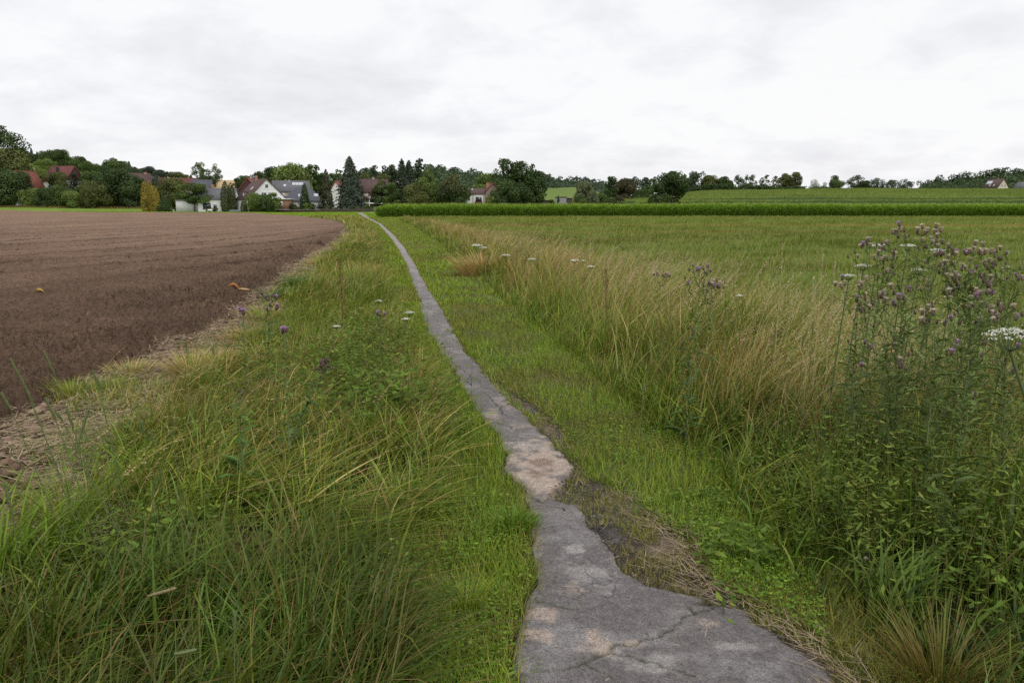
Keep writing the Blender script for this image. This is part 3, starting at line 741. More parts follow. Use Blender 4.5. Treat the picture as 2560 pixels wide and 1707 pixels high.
patch(830, 930, 190, .28, .6, .62, .035, .08)
patch(905, 820, 90, .25, .8, .50, .03, .06)
patch(420, 1300, 60, .16, .16, .30, .03, .07)
patch(880, 1400, 60, .14, .14, .22, .02, .05)
patch(250, 1100, 40, .2, .2, .35, .03, .06)
patch(600, 1130, 30, .12, .1, .20, .03, .06, [(.16, .21, .05), (.22, .25, .06)], (1, 1), 6)
patch(990, 1180, 18, .10, .14, .22, .03, .05)
patch(560, 1180, 26, .15, .15, .25, .03, .06)
patch(770, 860, 160, .35, .9, .58, .035, .07)
patch(560, 1010, 16, .18, .2, .35, .04, .08)
patch(1720, 1300, 30, .14, .16, .16, .03, .07)
patch(1640, 1180, 24, .15, .14, .12, .03, .06)
bag.out('leafy_weeds', M_leaf, kind='stuff', label='dark broad leaved weeds and bindweed growing through the verge grass', category='weeds')

# --- straw litter and gravel on the crumbled strip
bag = Bag()
def straws(x, y, L0, L1, azm, azs, z=.02, wk=1.0, pal=((.42, .33, .21), (.32, .24, .14), (.36, .24, .16), (.22, .145, .095))):
    n = len(x); L = L0 + (L1 - L0) * RNG.random(n) ** 1.6
    az = azm + RNG.normal(size=n) * azs
    V, Q, C_, _ = blades(np.stack([x, y, z + .018 * RNG.random(n)], -1), L, wk * np.maximum(.0014 + .0018 * RNG.random(n), .22 * y / 796), az, 1.45 + .12 * RNG.random(n), (RNG.random(n) - .3) * .18, pick(n, pal, [4, 4, 3, 2], .2), pick(n, pal, [4, 4, 3, 2], .2), 3, .2, 0)
    bag.add(V, Q, C_)
x, y = zone(1.0, 14, off(pr, -.02), off(gr, .05), lambda yy: 1150 * min(1, (3.5 / yy) ** 1.2)); k_ = RNG.random(len(x)) < np.clip((fbm(x * 2.2, y * 2.2, 471, 3) - .38) * 5, .1, 1)
straws(x[k_], y[k_], .02, .11, 2.3, 1.2)
x, y = zone(1.0, 3.9, off(gr, -.16), off(gr, .05), lambda yy: 1000); straws(x, y, .04, .2, 2.2, .5)
x, y = zone(1.2, 14, off(pl, -.04), off(pl, .05), lambda yy: 420 * min(1, (3.5 / yy))); k_ = fbm(x * 2, y * 2, 472, 2) > .5; straws(x[k_], y[k_], .02, .12, 1.6, 1.0)
x, y = zone(1.2, 12, pl, pr, lambda yy: 22); straws(x, y, .01, .07, 0, 3, .022)
x, y = zone(2.2, 16, off(fx, -.5), off(fx, .35), lambda yy: 10); straws(x, y, .03, .16, 0, 3, .03)
x, y = zone(2.0, 24, off(fx, -.25), off(fx, 1.15), lambda yy: 1500 * min(1, (4.5 / yy) ** 1.3)); k_ = RNG.random(len(x)) < np.clip((fbm(x * 1.6, y * 1.6, 473, 3) - .26) * 4, .15, 1); x, y = x[k_], y[k_]
straws(x, y, .05, .28, .4, 1.3, .015 + .07 * RNG.random(len(x)), 2.0, (STR, (.44, .34, .21), (.36, .27, .17), (.24, .25, .09)))
x, y = zone(3, 30, INF(-1), off(fx, -.3), lambda yy: 7 * min(1, (8 / yy))); straws(x, y, .02, .10, 0, 3, .045)
bag.out('straw_litter', M_straw, kind='stuff', label='dry straw scattered on the crumbled path margin and the field edge', category='straw')

def rocks(name, x, y, s, zb, c, mat, **kw):
    n = len(x)
    base = np.array([[1, 0, 0], [-1, 0, 0], [0, 1, 0], [0, -1, 0], [0, 0, .8], [0, 0, -.6], [.62, .62, .1], [-.62, .62, .1], [-.62, -.62, .1], [.62, -.62, .1]])
    T = np.array([[0, 6, 4], [6, 2, 4], [2, 7, 4], [7, 1, 4], [1, 8, 4], [8, 3, 4], [3, 9, 4], [9, 0, 4], [6, 0, 5], [2, 6, 5], [7, 2, 5], [1, 7, 5], [8, 1, 5], [3, 8, 5], [9, 3, 5], [0, 9, 5]])
    a = RNG.random(n) * 6.283; V = base[None] * (1 + (RNG.random((n, 10, 1)) - .5) * .6) * s[:, None, None]
    V[:, :, 2] *= .75; V[:, :, 0] *= (.7 + .7 * RNG.random((n, 1)))
    vx = V[:, :, 0] * np.cos(a)[:, None] - V[:, :, 1] * np.sin(a)[:, None]; vy = V[:, :, 0] * np.sin(a)[:, None] + V[:, :, 1] * np.cos(a)[:, None]
    V = np.stack([vx + x[:, None], vy + y[:, None], V[:, :, 2] + zb[:, None]], -1).reshape(-1, 3)
    TT_ = (T[None] + (np.arange(n) * 10)[:, None, None]).reshape(-1, 3)
    me = mesh_np(name, V, T=TT_, col=np.repeat(c, 10, axis=0)); return link(name, me, mat, **kw)
M_stone = newmat('stone_bits'); b = NB(M_stone); at = b.n('ShaderNodeAttribute'); at.attribute_name = 'col'; b.principled(at.outputs['Color'], .9, .2)
x, y = zone(1.2, 9, off(pr, .0), gr, lambda yy: 6000 * min(1, (3 / yy) ** 1.5)); k_ = RNG.random(len(x)) < np.clip((fbm(x * 2.4, y * 2.4, 57, 3) - .44) * 6, .12, 1); x, y = x[k_], y[k_]
for e_, s_ in ((pr, (-.03, .09)), (pl, (-.09, .015))):
    x2, y2 = zone(1.2, 9, off(e_, s_[0]), off(e_, s_[1]), lambda yy: 1500 * min(1, (3 / yy) ** 1.3)); x = np.concatenate([x, x2]); y = np.concatenate([y, y2])
n = len(x)
rocks('gravel', x, y, .003 + .006 * RNG.random(n) ** 2, np.where((x > pl(y)) & (x < pr(y)), .019, -.012) + .008 * RNG.random(n), pick(n, [(.06, .06, .062), (.10, .095, .095), (.20, .175, .155), (.04, .04, .04)], [3, 3.4, 2.4, 1.0], .2), M_stone, kind='stuff', label='loose dark asphalt crumbs beside the broken path edge', category='gravel')
x, y = zone(2.2, 60, INF(-1), off(fx, .05), lambda yy: 330 * min(1, (4.5 / yy) ** 1.5)); x2, y2 = zone(2.2, 22, off(fx, -1.7), off(fx, .25), lambda yy: 620 * min(1, (4.5 / yy) ** 1.4)); k_ = RNG.random(len(x2)) < np.clip((fbm(x2 * 1.7, y2 * 1.7, 491, 3) - .3) * 4, .1, 1); x = np.concatenate([x, x2[k_]]); y = np.concatenate([y, y2[k_]]); n = len(x); dd = fx(y) - x
k_ = RNG.random(n) < .25 + .75 * np.exp(-dd / 1.2); x, y, dd = x[k_], y[k_], dd[k_]; n = len(x)
rocks('soil_clods', x, y, np.maximum((.007 + .030 * RNG.random(n) ** 3) * (.8 + .8 * np.exp(-np.abs(dd) / .9)), .55 * y / 796 * (.5 + RNG.random(n))), .012 + .02 * RNG.random(n), pick(n, [(.20, .128, .095), (.145, .092, .068), (.27, .185, .14)], [4, 3, 1.2], .15), M_stone, kind='stuff', label='brown earth clods lying on the ploughed field near the verge', category='soil')

# --- maize
MZ = [(.15, .28, .030), (.20, .34, .036), (.11, .21, .025), (.26, .38, .05)]
bag = Bag()
xl, xr_ = float(W(937, 530, 127)[0]), 112.0
def maize_rows(y0, y1, xa, xb, dy, dx, per=9, h=2.15, shrink=1.0, wl=.085):
    X_, Y_ = [], []
    yy = y0
    while yy < y1:
        xs_ = np.arange(xa(yy), xb(yy), dx); X_.append(xs_ + (RNG.random(len(xs_)) - .5) * dx * .6); Y_.append(yy + (RNG.random(len(xs_)) - .5) * .12); yy += dy
    x = np.concatenate(X_); y = np.concatenate(Y_); n = len(x); zb = terrain(x, y)
    hh = h * (.80 + .20 * fbm(x * .12, y * .12, 481, 4) + .22 * RNG.random(n)) * (np.clip((x - xl) / 6 + .72, .72, 1) if y0 < 150 else 1)
    zr = np.zeros(n)
    V, Q, C_, _ = blades(np.stack([x, y, zb], -1), hh * .92, .035, RNG.random(n) * 6.28, zr + .02, zr + .03, pick(n, [(.14, .19, .05)], [1]), pick(n, [(.16, .2, .06)], [1]), 1, .1)
    bag.add(V, Q, C_)
    for j in range(per):
        z = zb + hh * (.10 + .78 * (j + .5 * RNG.random(n)) / per)
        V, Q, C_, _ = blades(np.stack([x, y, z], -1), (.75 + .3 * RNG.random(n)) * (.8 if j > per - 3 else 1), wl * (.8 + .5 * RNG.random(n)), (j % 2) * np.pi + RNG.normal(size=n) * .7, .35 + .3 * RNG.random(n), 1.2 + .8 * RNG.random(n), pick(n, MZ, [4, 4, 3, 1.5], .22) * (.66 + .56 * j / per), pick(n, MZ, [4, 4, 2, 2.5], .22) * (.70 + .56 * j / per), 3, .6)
        bag.add(V, Q, C_)
    V, Q, C_, _ = blades(np.stack([x, y, zb + hh * .88], -1), .30, .05, RNG.random(n) * 6.28, zr, RNG.random(n) * .5, pick(n, [(.24, .26, .09), (.3, .27, .12)], [1, 1]), pick(n, [(.30, .27, .12)], [1]), 1, .3)
    bag.add(V, Q, C_)
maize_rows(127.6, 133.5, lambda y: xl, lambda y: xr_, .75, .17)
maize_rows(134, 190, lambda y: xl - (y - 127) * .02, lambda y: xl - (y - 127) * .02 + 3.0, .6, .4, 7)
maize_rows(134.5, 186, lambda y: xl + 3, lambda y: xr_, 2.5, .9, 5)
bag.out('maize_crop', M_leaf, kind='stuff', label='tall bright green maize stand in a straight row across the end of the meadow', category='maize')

def crop_plot(y0, y1, pxa, pxb, label, seed, hmul=1.0):
    bag = Bag()
    us = (np.linspace(pxa, pxb, 260) - 1280) / F * CT; yy = np.concatenate([[y0, y0 + .06], np.linspace(y0 + .4, y1 - .1, 60), [y1]])
    YY, UU = np.meshgrid(yy, us, indexing='ij'); XX = UU * YY
    zt = terrain(XX, YY) + 2.15 + .35 * (fbm(XX * .5, YY * .5, seed, 3) - .5)
    edge = (YY <= y0 + .01) | (YY >= y1 - .01) | (UU <= us[0] + 1e-9)
    zt = np.where(edge, terrain(XX, YY) - .2, zt)
    ii = np.arange(XX.size).reshape(XX.shape)
    Q = np.stack([ii[:-1, :-1], ii[:-1, 1:], ii[1:, 1:], ii[1:, :-1]], -1).reshape(-1, 4)
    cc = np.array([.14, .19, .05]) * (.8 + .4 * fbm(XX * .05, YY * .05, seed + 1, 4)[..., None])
    cc = np.where((YY < y0 + .1)[..., None], np.array([.045, .085, .025]), cc)  # shaded plot front painted as a darker leaf green
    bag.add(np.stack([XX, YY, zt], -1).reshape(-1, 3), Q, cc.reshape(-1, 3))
    # leafy top
    area = (y1 ** 2 - y0 ** 2) / 2 * (us[-1] - us[0]); n = int(min(area * 3.2, 75000))
    y = np.sqrt(y0 ** 2 + RNG.random(n) * (y1 ** 2 - y0 ** 2)); x = (us[0] + RNG.random(n) * (us[-1] - us[0])) * y
    y = y0 + np.round((y - y0) / 1.5) * 1.5 + RNG.normal(size=n) * .25; y = np.clip(y, y0 + .3, y1 - .3)
    c = pick(n, [(.165, .225, .055), (.190, .235, .07), (.145, .20, .05), (.22, .24, .09)], [4, 3, 3, 1.6], .08) * (.8 + .4 * fbm(x * .05, y * .05, seed + 1, 4)[:, None])
    V, Q, C_, _ = blades(np.stack([x, y, terrain(x, y) + 1.8], -1), .85 + .2 * RNG.random(n), .24, RNG.random(n) * 6.28, RNG.random(n) * .4, RNG.random(n) * 1.1, c, c * 1.1, 1)
    bag.add(V, Q, C_)
    # front rows: deep leaf green, darkened further to stand for the front's shade
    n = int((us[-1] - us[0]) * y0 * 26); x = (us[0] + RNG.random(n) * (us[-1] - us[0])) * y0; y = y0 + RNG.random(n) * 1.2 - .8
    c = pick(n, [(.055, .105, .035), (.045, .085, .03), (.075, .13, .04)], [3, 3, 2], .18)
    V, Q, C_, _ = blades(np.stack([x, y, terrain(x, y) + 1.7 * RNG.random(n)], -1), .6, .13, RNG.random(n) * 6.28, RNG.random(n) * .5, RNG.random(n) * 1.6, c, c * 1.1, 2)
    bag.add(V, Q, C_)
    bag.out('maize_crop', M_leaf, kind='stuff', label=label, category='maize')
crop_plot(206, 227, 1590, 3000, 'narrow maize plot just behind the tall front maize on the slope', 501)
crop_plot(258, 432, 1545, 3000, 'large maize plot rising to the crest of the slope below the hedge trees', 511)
# ================================================================ trees
def tube(pts, rad, n=7):
    pts = np.asarray(pts, float); V = []; m = len(pts)
    for i in range(m):
        t = pts[min(i + 1, m - 1)] - pts[max(i - 1, 0)]; t = t / (np.linalg.norm(t) + 1e-9)
        a = np.cross(t, [0.0, 0.3, 1.0]) if abs(t[2]) < .9 else np.cross(t, [1.0, 0, 0]); a /= np.linalg.norm(a); b_ = np.cross(t, a)
        for j in range(n):
            q = 2 * math.pi * j / n; V.append(pts[i] + (a * math.cos(q) + b_ * math.sin(q)) * rad[i])
    Q = [[i * n + j, i * n + (j + 1) % n, (i + 1) * n + (j + 1) % n, (i + 1) * n + j] for i in range(m - 1) for j in range(n)]
    return np.array(V), np.array(Q)
def join(parts):
    V, Q, n = [], [], 0
    for v, q in parts: V.append(v); Q.append(q + n); n += len(v)
    return np.concatenate(V), np.concatenate(Q)
def cards(c, size, nrm, col, elong=1.0, vertical=False):
    n = len(c); size = np.broadcast_to(size, n)
    nrm = nrm + RNG.normal(size=(n, 3)) * .55; nrm /= np.linalg.norm(nrm, axis=1)[:, None] + 1e-9
    up = RNG.normal(size=(n, 3))
    if vertical: up = np.tile([0, 0, 1.0], (n, 1)) + RNG.normal(size=(n, 3)) * .25
    a = np.cross(nrm, up); a /= np.linalg.norm(a, axis=1)[:, None] + 1e-9; b_ = np.cross(nrm, a)
    s = size[:, None] * .5 * (.7 + .6 * RNG.random((n, 1)))
    k1, k2, k3, k4 = (.6 + .6 * RNG.random((4, n, 1)))
    V = np.stack([c - b_ * s * elong * k1, c + a * s * k2, c + b_ * s * elong * k3, c - a * s * k4], 1).reshape(-1, 3)
    return V, np.arange(n * 4).reshape(n, 4), np.repeat(col, 4, axis=0)
PALS = {
 'dark': (.058, .094, .025), 'mid': (.088, .138, .032), 'olive': (.120, .135, .036), 'light': (.15, .205, .045), 'blue': (.060, .082, .056),
 'fir': (.040, .060, .028), 'yellow': (.30, .235, .035), 'red': (.11, .080, .035), 'bright': (.17, .21, .04), 'grey': (.15, .17, .085), 'thuja': (.075, .095, .028), 'hazy': (.072, .105, .052), 'brown': (.085, .075, .035)}
def tree(px, ytop, wpx, d, kind, pal, label, base=.22, name=None, cat='tree', group='trees around the village and along the slope', seed=None, leafk=1.0, pal2=None):
    global RNG
    keepR = RNG; RNG = np.random.default_rng(int(px * 7 + ytop * 13 + d))
    if group == F_: d = d + 24
    x, _, zt = (float(v) for v in W(px, ytop, d)); z0 = tz(x, d) - .15
    m = d * CT / F; w = wpx * m * (1.12 if kind in ('broad', 'airy', 'flat') else 1); h = max(zt - z0, 1.0)
    colb = np.array(PALS[pal]); col2 = np.array(PALS[pal2]) if pal2 else colb
    nm = name or {'broad': 'broadleaf_tree', 'conifer': 'conifer_tree', 'column': 'cypress_tree', 'willow': 'willow_tree', 'bush': 'bush', 'airy': 'broadleaf_tree', 'flat': 'fruit_tree', 'mound': 'clipped_bush'}[kind]
    root = thing(nm, (x, d, z0), label, cat, group)
    leaf = max(.26, min(h / 26, .62 * d / 300)) * leafk
    V = Q = None; bag = Bag(); limbs = []
    if kind in ('broad', 'airy', 'willow', 'bush', 'flat', 'mound'):
        if kind in ('bush', 'mound'): base = 0.0
        cb = h * base; ch = h - cb; R_ = w / 2
        nb = {'airy': 30, 'flat': 34, 'mound': 16}.get(kind, 26)
        rr = (.17 if kind == 'airy' else .26) * min(w, ch * 1.3)
        cen = []; tries = 0
        while len(cen) < nb and tries < 3000:
            tries += 1
            p = RNG.normal(size=3); p /= np.linalg.norm(p); p *= (.35 + .65 * RNG.random() ** .5)
            zz = cb + ch * .5 + p[2] * (ch * .5)
            k_ = 1.0 - max(0, p[2]) * .25
            c_ = np.array([p[0] * R_ * k_, p[1] * R_ * k_, zz])
            r1 = rr * (.55 + .6 * RNG.random())
            c_[0] = np.clip(c_[0], -R_ + r1 * .8, R_ - r1 * .8); c_[1] = np.clip(c_[1], -R_ + r1 * .8, R_ - r1 * .8); c_[2] = min(max(c_[2], cb + r1 * .55), h - r1 * .72)
            if kind == 'mound':
                r1 = rr * 1.15; q_ = RNG.random() * 6.28; f_ = RNG.random() ** .5; zz = (h - r1 * .8) * (1 - f_ ** 2) + .1
                c_ = np.array([math.cos(q_) * f_ * (R_ - r1 * .7), math.sin(q_) * f_ * (R_ - r1 * .7), max(zz * (.4 + .6 * RNG.random()), r1 * .3)])
            cen.append((c_, r1))
        # one lobe carries the very top
        cen.append((np.array([(RNG.random() - .5) * R_ * .4, 0, h - rr * .6]), rr * .8))
        for c_, r1 in cen:
            dens = (1.15 if kind != 'airy' else .62)
            n = int(4 * math.pi * r1 * r1 / (leaf * leaf) * dens) + 10; n = min(n, 520)
            dr = RNG.normal(size=(n, 3)); dr /= np.linalg.norm(dr, axis=1)[:, None]
            rad = r1 * (.55 + .5 * RNG.random((n, 1)) ** .6)
            if kind == 'flat': dr[:, 2] *= .5
            pos = c_ + dr * rad * np.array([1.0, 1.0, .85])
            if kind == 'willow': pos[:, 2] -= RNG.random(n) ** 2 * r1 * .7
            pos[:, 2] = np.maximum(pos[:, 2], .08)
            bcol = colb * (1 - (m2 := RNG.random() * (.9 if pal2 else 0))) + col2 * m2
            if pal2 and kind != 'mound':
                f_ = np.clip((c_[2] - cb) / ch - .35, 0, 1) * 1.3; bcol = colb * (1 - f_) + col2 * f_
            bcol = bcol * (.68 + .64 * RNG.random())
            cc = bcol[None] * (.72 + .56 * RNG.random((n, 1))) * (1 + (RNG.random((n, 3)) - .5) * .12)
            v, q, c2 = cards(pos, leaf * (1.0 if kind != 'mound' else .8), dr, cc, 1.6 if kind == 'willow' else 1.25, kind == 'willow')
            bag.add(v, q, c2); limbs.append(c_)
    else:
        top = h
        n = int(min(11000, (math.pi * w / 2 * h * 1.7) / (leaf * leaf) * 3.6))
        t = 1 - RNG.random(n) ** .60
        t = np.clip(t, 0.0, 1)
        ph = RNG.random() * 6.28
        a = RNG.random(n) * 6.283
        if kind == 'conifer':
            tiers = max(8, int(h / 1.1)); tf = (t * tiers) % 1
            prof = (1 - t) ** .62 * (.66 + .34 * (1 - tf)) * (.62 + .62 * vnoise(a * 2.2 + ph, t * tiers * .8, 7)) + .03
            rad = prof * (.35 + .65 * RNG.random(n) ** .45)
            z = h * (.05 + .95 * t) - rad * w * .10
            R0 = w / 2 * 1.2
        else:
            prof = np.sqrt(np.clip(1 - (t * 1.02) ** 2.3, 0, 1)) * (.84 + .3 * vnoise(a * 1.3 + ph, t * 7, 9)) * np.clip(.72 + t * 1.4, .72, 1)
            rad = prof * (.6 + .4 * RNG.random(n) ** .5); z = h * (.02 + .98 * t); R0 = w / 2
        pos = np.stack([np.cos(a) * rad * R0, np.sin(a) * rad * R0, z], -1)
        nr_ = np.stack([np.cos(a), np.sin(a), .5 + 0 * a], -1)
        cl_ = (.70 + .6 * vnoise(a * 1.7 + ph, t * h * .8, 11))[:, None]
        cc = colb[None] * cl_ * (.75 + .5 * RNG.random((n, 1)))
        if pal2:
            f_ = np.clip(.3 + t * .6 + (vnoise(a * 2, t * 9, 12) - .5) * .6, 0, 1)[:, None]; cc = (colb * (1 - f_) + col2 * f_) * cl_ * (.75 + .5 * RNG.random((n, 1)))
        v, q, c2 = cards(pos, leaf * .85, nr_, cc, 1.7 if kind == 'conifer' else 1.3, kind == 'column')
        bag.add(v, q, c2)
    crown = bag.out('crown', M_tree, root)
    tr = max(.05, h * .017)
    if kind in ('bush', 'mound'):
        segs = [tube([(0, 0, 0), (0.05, 0, h * .3), (.1, .05, h * .6)], [tr, tr * .8, tr * .4], 6)] + [tube([(0, 0, .05), (c_[0] * .5, c_[1] * .5, c_[2] * .6), tuple(c_ * .9)], [tr * .8, tr * .5, tr * .2], 5) for c_ in limbs[:5]]
    elif kind in ('conifer', 'column'):
        segs = [tube([(0, 0, 0), (0, 0, h * .5), (0, 0, h * .95)], [tr, tr * .7, tr * .15], 7)]
    else:
        segs = [tube([(0, 0, 0), (.1, 0, h * base), (.05, .1, h * (base + .3)), (0, 0, h * .85)], [tr * 1.3, tr, tr * .7, tr * .2], 8)]
        for c_ in limbs[:9]:
            z1 = h * (base * .9 + .12 * RNG.random())
            segs.append(tube([(.08, 0, z1), tuple((np.array([0, 0, z1]) + c_) / 2 + np.array([0, 0, h * .03])), tuple(c_)], [tr * .6, tr * .38, tr * .12], 6))
    v, q = join(segs)
    link('trunk', mesh_np('trunk', v, Q=q, smooth=True), M_bark, root)
    RNG = keepR
    return root

T = tree
F_ = 'trees behind the ploughed field at the left end'
H_ = 'trees on the hillside above the village'
T(3, 314, 104, 325, 'airy', 'dark', 'tall airy oak standing highest against the sky at the left end', .30, group=H_)
T(4, 374, 96, 296, 'broad', 'olive', 'dense olive green dome shaped tree directly below the tall airy oak', .1, group=H_)
T(46, 371, 62, 425, 'broad', 'dark', 'dark rounded tree right of the airy oak above the green hill pasture', .1, group=H_)
T(77, 369, 13, 432, 'conifer', 'fir', 'small dark spruce tip, taller of two on the left skyline', group=H_)
T(92, 379, 13, 432, 'conifer', 'fir', 'small dark spruce tip, lower of two on the left skyline', group=H_)
T(82, 386, 60, 425, 'broad', 'dark', 'dark tree below the two small spruce tips on the hill', .1, group=H_)
T(119, 379, 36, 415, 'broad', 'mid', 'loose green tree just left of the large domed skyline tree', .15, group=H_)
T(143, 375, 46, 400, 'broad', 'mid', 'large domed skyline tree above the half timbered farmhouse', .15, group=H_, pal2='dark')
T(112, 398, 52, 372, 'broad', 'light', 'greener low tree left of the farmhouse roof on the hill', .05, group=H_)
T(168, 393, 30, 405, 'broad', 'mid', 'sloping shouldered tree right of the large domed skyline tree', .1, group=H_)
T(196, 391, 36, 432, 'broad', 'dark', 'dark flat topped tree above the timbered gable', .15, group=H_)
T(184, 399, 34, 395, 'broad', 'mid', 'green tree close behind the half timbered farmhouse ridge', .05, group=H_)
T(219, 404, 34, 425, 'broad', 'mid', 'green tree on the descending hill line right of the timbered gable', .05, group=H_)
T(240, 410, 32, 430, 'broad', 'mid', 'low round tree at the foot of the descending hill line', .05, group=H_)
T(258, 415, 30, 430, 'broad', 'dark', 'small dark tree left of the isolated round hill tree', .05, group=H_)
T(280, 396, 38, 440, 'broad', 'mid', 'isolated round tree standing up from the hill line', .1, group=H_)
T(303, 404, 38, 446, 'broad', 'mid', 'broad tree joined to the right side of the isolated round one', .05, group=H_)
T(322, 403, 17, 452, 'conifer', 'blue', 'thin bluish conifer on the skyline right of the round hill trees', group=H_)
T(332, 418, 34, 440, 'broad', 'hazy', 'hazy green tree above the brown roofed house with skylight', .05, group=H_)
T(352, 421, 24, 470, 'broad', 'hazy', 'pale distant tree left of the dark triple crowned skyline tree', .1, group=H_)
T(372, 417, 30, 465, 'broad', 'blue', 'dark triple crowned tree on the skyline behind the chimney', .12, group=H_)
T(399, 425, 20, 480, 'broad', 'blue', 'dark bluish skyline tree above the small wheat patch', .12, group=H_)
T(416, 429, 13, 490, 'broad', 'hazy', 'very small round tree on the skyline right of the wheat patch', .15, group=H_)
T(440, 430, 34, 478, 'broad', 'olive', 'olive skyline tree above the long brown roof', .08, group=H_)
T(462, 437, 26, 478, 'broad', 'mid', 'low green tree between the olive skyline tree and the poplars', .05, group=H_)
T(477, 436, 12, 470, 'conifer', 'fir', 'little dark conifer at the left foot of the poplars', group=H_)
T(497, 406, 40, 395, 'airy', 'mid', 'left of two airy tall poplars with sky showing through', .18, name='poplar_tree', group=H_)
T(535, 409, 36, 395, 'airy', 'mid', 'right of two airy tall poplars, leaning over the wheat', .18, name='poplar_tree', group=H_)
T(510, 440, 52, 392, 'bush', 'dark', 'dark undergrowth bush at the foot of the two poplars', group=H_)
T(592, 446, 20, 345, 'broad', 'dark', 'small dark tree in front of the wheat field edge', .05, group=H_)
T(612, 440, 34, 350, 'broad', 'mid', 'rounded tree behind the brown clad gable', .05, group=H_)
V_ = 'trees and bushes in the village gardens'
F_ = 'trees behind the ploughed field at the left end'
T(14, 421, 80, 262, 'broad', 'dark', 'big dark tree hiding the left part of the red roof', .05, group=F_)
T(2, 468, 56, 263, 'broad', 'mid', 'low leafy tree at the very left behind the ploughed field', .03, group=F_)
T(40, 462, 60, 264, 'broad', 'dark', 'dark leafy tree below the big one by the red roof', .03, group=F_)
T(76, 472, 52, 262, 'broad', 'light', 'lighter green tree in front of the red roof eave', .03, group=F_)
T(112, 470, 46, 261, 'broad', 'dark', 'dark narrow tree right below the red roof corner', .03, group=F_)
T(143, 432, 46, 277, 'broad', 'olive', 'brownish olive tree standing between the red roof and the farmhouse', .1, group=F_)
T(106, 424, 44, 284, 'broad', 'light', 'yellowish green tree above the red roof ridge', .05, group=F_)
T(148, 464, 52, 262, 'broad', 'mid', 'bushy green tree centred below the half timbered farmhouse', .03, group=F_)
T(185, 431, 24, 270, 'broad', 'fir', 'narrow dark tree in front of the farmhouse gable', .05, group=F_)
T(178, 478, 46, 259, 'bush', 'light', 'light green bush in front of the farmhouse trees', group=F_)
T(203, 466, 40, 263, 'broad', 'mid', 'green tree left of the olive dome tree', .03, group=F_)
T(240, 454, 66, 260, 'broad', 'olive', 'olive brown dome shaped tree left of the big black green trees', .03, group=F_)
T(232, 428, 56, 282, 'broad', 'mid', 'broad green tree right behind the timbered gable', .05, group=F_)
T(300, 424, 88, 267, 'broad', 'dark', 'largest black green tree left of the yellow conifers', .05, group=F_)
T(266, 444, 54, 272, 'broad', 'dark', 'dark tree merging with the left side of the largest black green tree', .03, group=F_)
T(326, 452, 48, 262, 'broad', 'dark', 'dark lower tree touching the yellow conifers', .03, group=F_)
T(386, 426, 38, 288, 'conifer', 'blue', 'dark blue spruce behind the yellow conifers', group=V_)
T(360, 452, 25, 256, 'column', 'yellow', 'golden cypress, left tip of the yellow trio', group=V_, pal2='yellow')
T(373, 452, 24, 257.5, 'column', 'yellow', 'golden cypress, middle tip of the yellow trio', group=V_)
T(383, 463, 31, 255, 'column', 'yellow', 'golden cypress, lower wide right tip of the yellow trio', group=V_)
T(408, 492, 46, 256, 'mound', 'dark', 'round dark green bush right of the golden cypresses', group=V_)
T(428, 447, 76, 272, 'broad', 'olive', 'wide olive tree behind the garden cherry tree', .05, group=V_)
T(482, 454, 90, 252, 'flat', 'mid', 'spreading garden cherry tree with bare dark trunk before the white garage', .24, group=V_, pal2='olive')
T(401, 447, 10, 300, 'conifer', 'olive', 'slim little conifer left of the long brown roof', group=V_)
T(562, 452, 28, 249, 'column', 'thuja', 'tall thuja before the bungalow, taller left tip', group=V_)
T(576, 456, 25, 249.6, 'column', 'thuja', 'tall thuja before the bungalow, slightly lower right tip', group=V_)
T(530, 517, 40, 252, 'bush', 'mid', 'low dark shrubs below the bungalow terrace', group=V_)
T(590, 520, 12, 251, 'mound', 'bright', 'small yellow green bush at the foot of the white gable end', group=V_)
T(609, 498, 19, 242, 'column', 'thuja', 'small dark thuja between the bungalow and the white gabled house', group=V_)
T(626, 518, 8, 240, 'column', 'fir', 'tiny dark cypress before the white arched porch', group=V_)
T(636, 483, 34, 240, 'broad', 'light', 'light green maple covering the porch of the white gabled house', .08, group=V_)
T(661, 488, 50, 239, 'bush', 'mid', 'broad dark centred bush before the white gabled house', group=V_)
T(665, 497, 34, 237.5, 'bush', 'dark', 'darkest bush at the field edge before the white gabled house', group=V_)
T(686, 482, 26, 239.5, 'broad', 'light', 'light green young tree before the brick annex', .05, group=V_)
T(734, 508, 40, 246, 'mound', 'thuja', 'clipped brown green mound right of the brick annex', group=V_)
T(760, 457, 32, 250, 'conifer', 'fir', 'dark spruce in front of the slate hip roof', group=V_, pal2='dark')
T(765, 507, 16, 248, 'bush', 'light', 'bright green shrub right of the dark spruce foot', group=V_)
T(779, 509, 16, 248.5, 'bush', 'mid', 'green shrub left of the parked car', group=V_)
T(745, 502, 26, 255, 'bush', 'dark', 'dark hedge bush behind the clipped mound', group=V_)
T(797, 500, 26, 256, 'bush', 'mid', 'green bush below the slate eave', group=V_)
T(814, 423, 36, 250, 'conifer', 'fir', 'very dark slim spruce right of the slate roof', group=V_, pal2='brown')
T(873, 391, 76, 252, 'conifer', 'blue', 'largest blue spruce towering over the end of the path', group=V_)
T(818, 519, 18, 247, 'mound', 'olive', 'small olive clipped bush right of the parked car', group=V_)
T(838, 520, 16, 247, 'mound', 'dark', 'small dark clipped bush under the blue spruce', group=V_)
T(865, 519, 20, 248, 'mound', 'dark', 'dark clipped bush at the fence below the blue spruce', group=V_)
T(893, 513, 16, 248, 'mound', 'olive', 'olive clipped hedge bush left of the narrow green one', group=V_)
T(917, 509, 18, 248, 'bush', 'mid', 'green bush at the fence by the end of the path', group=V_)
T(927, 514, 14, 247.5, 'mound', 'thuja', 'low brown green hedge bush beside the maize corner', group=V_)
B_ = 'trees standing behind the village roofs'
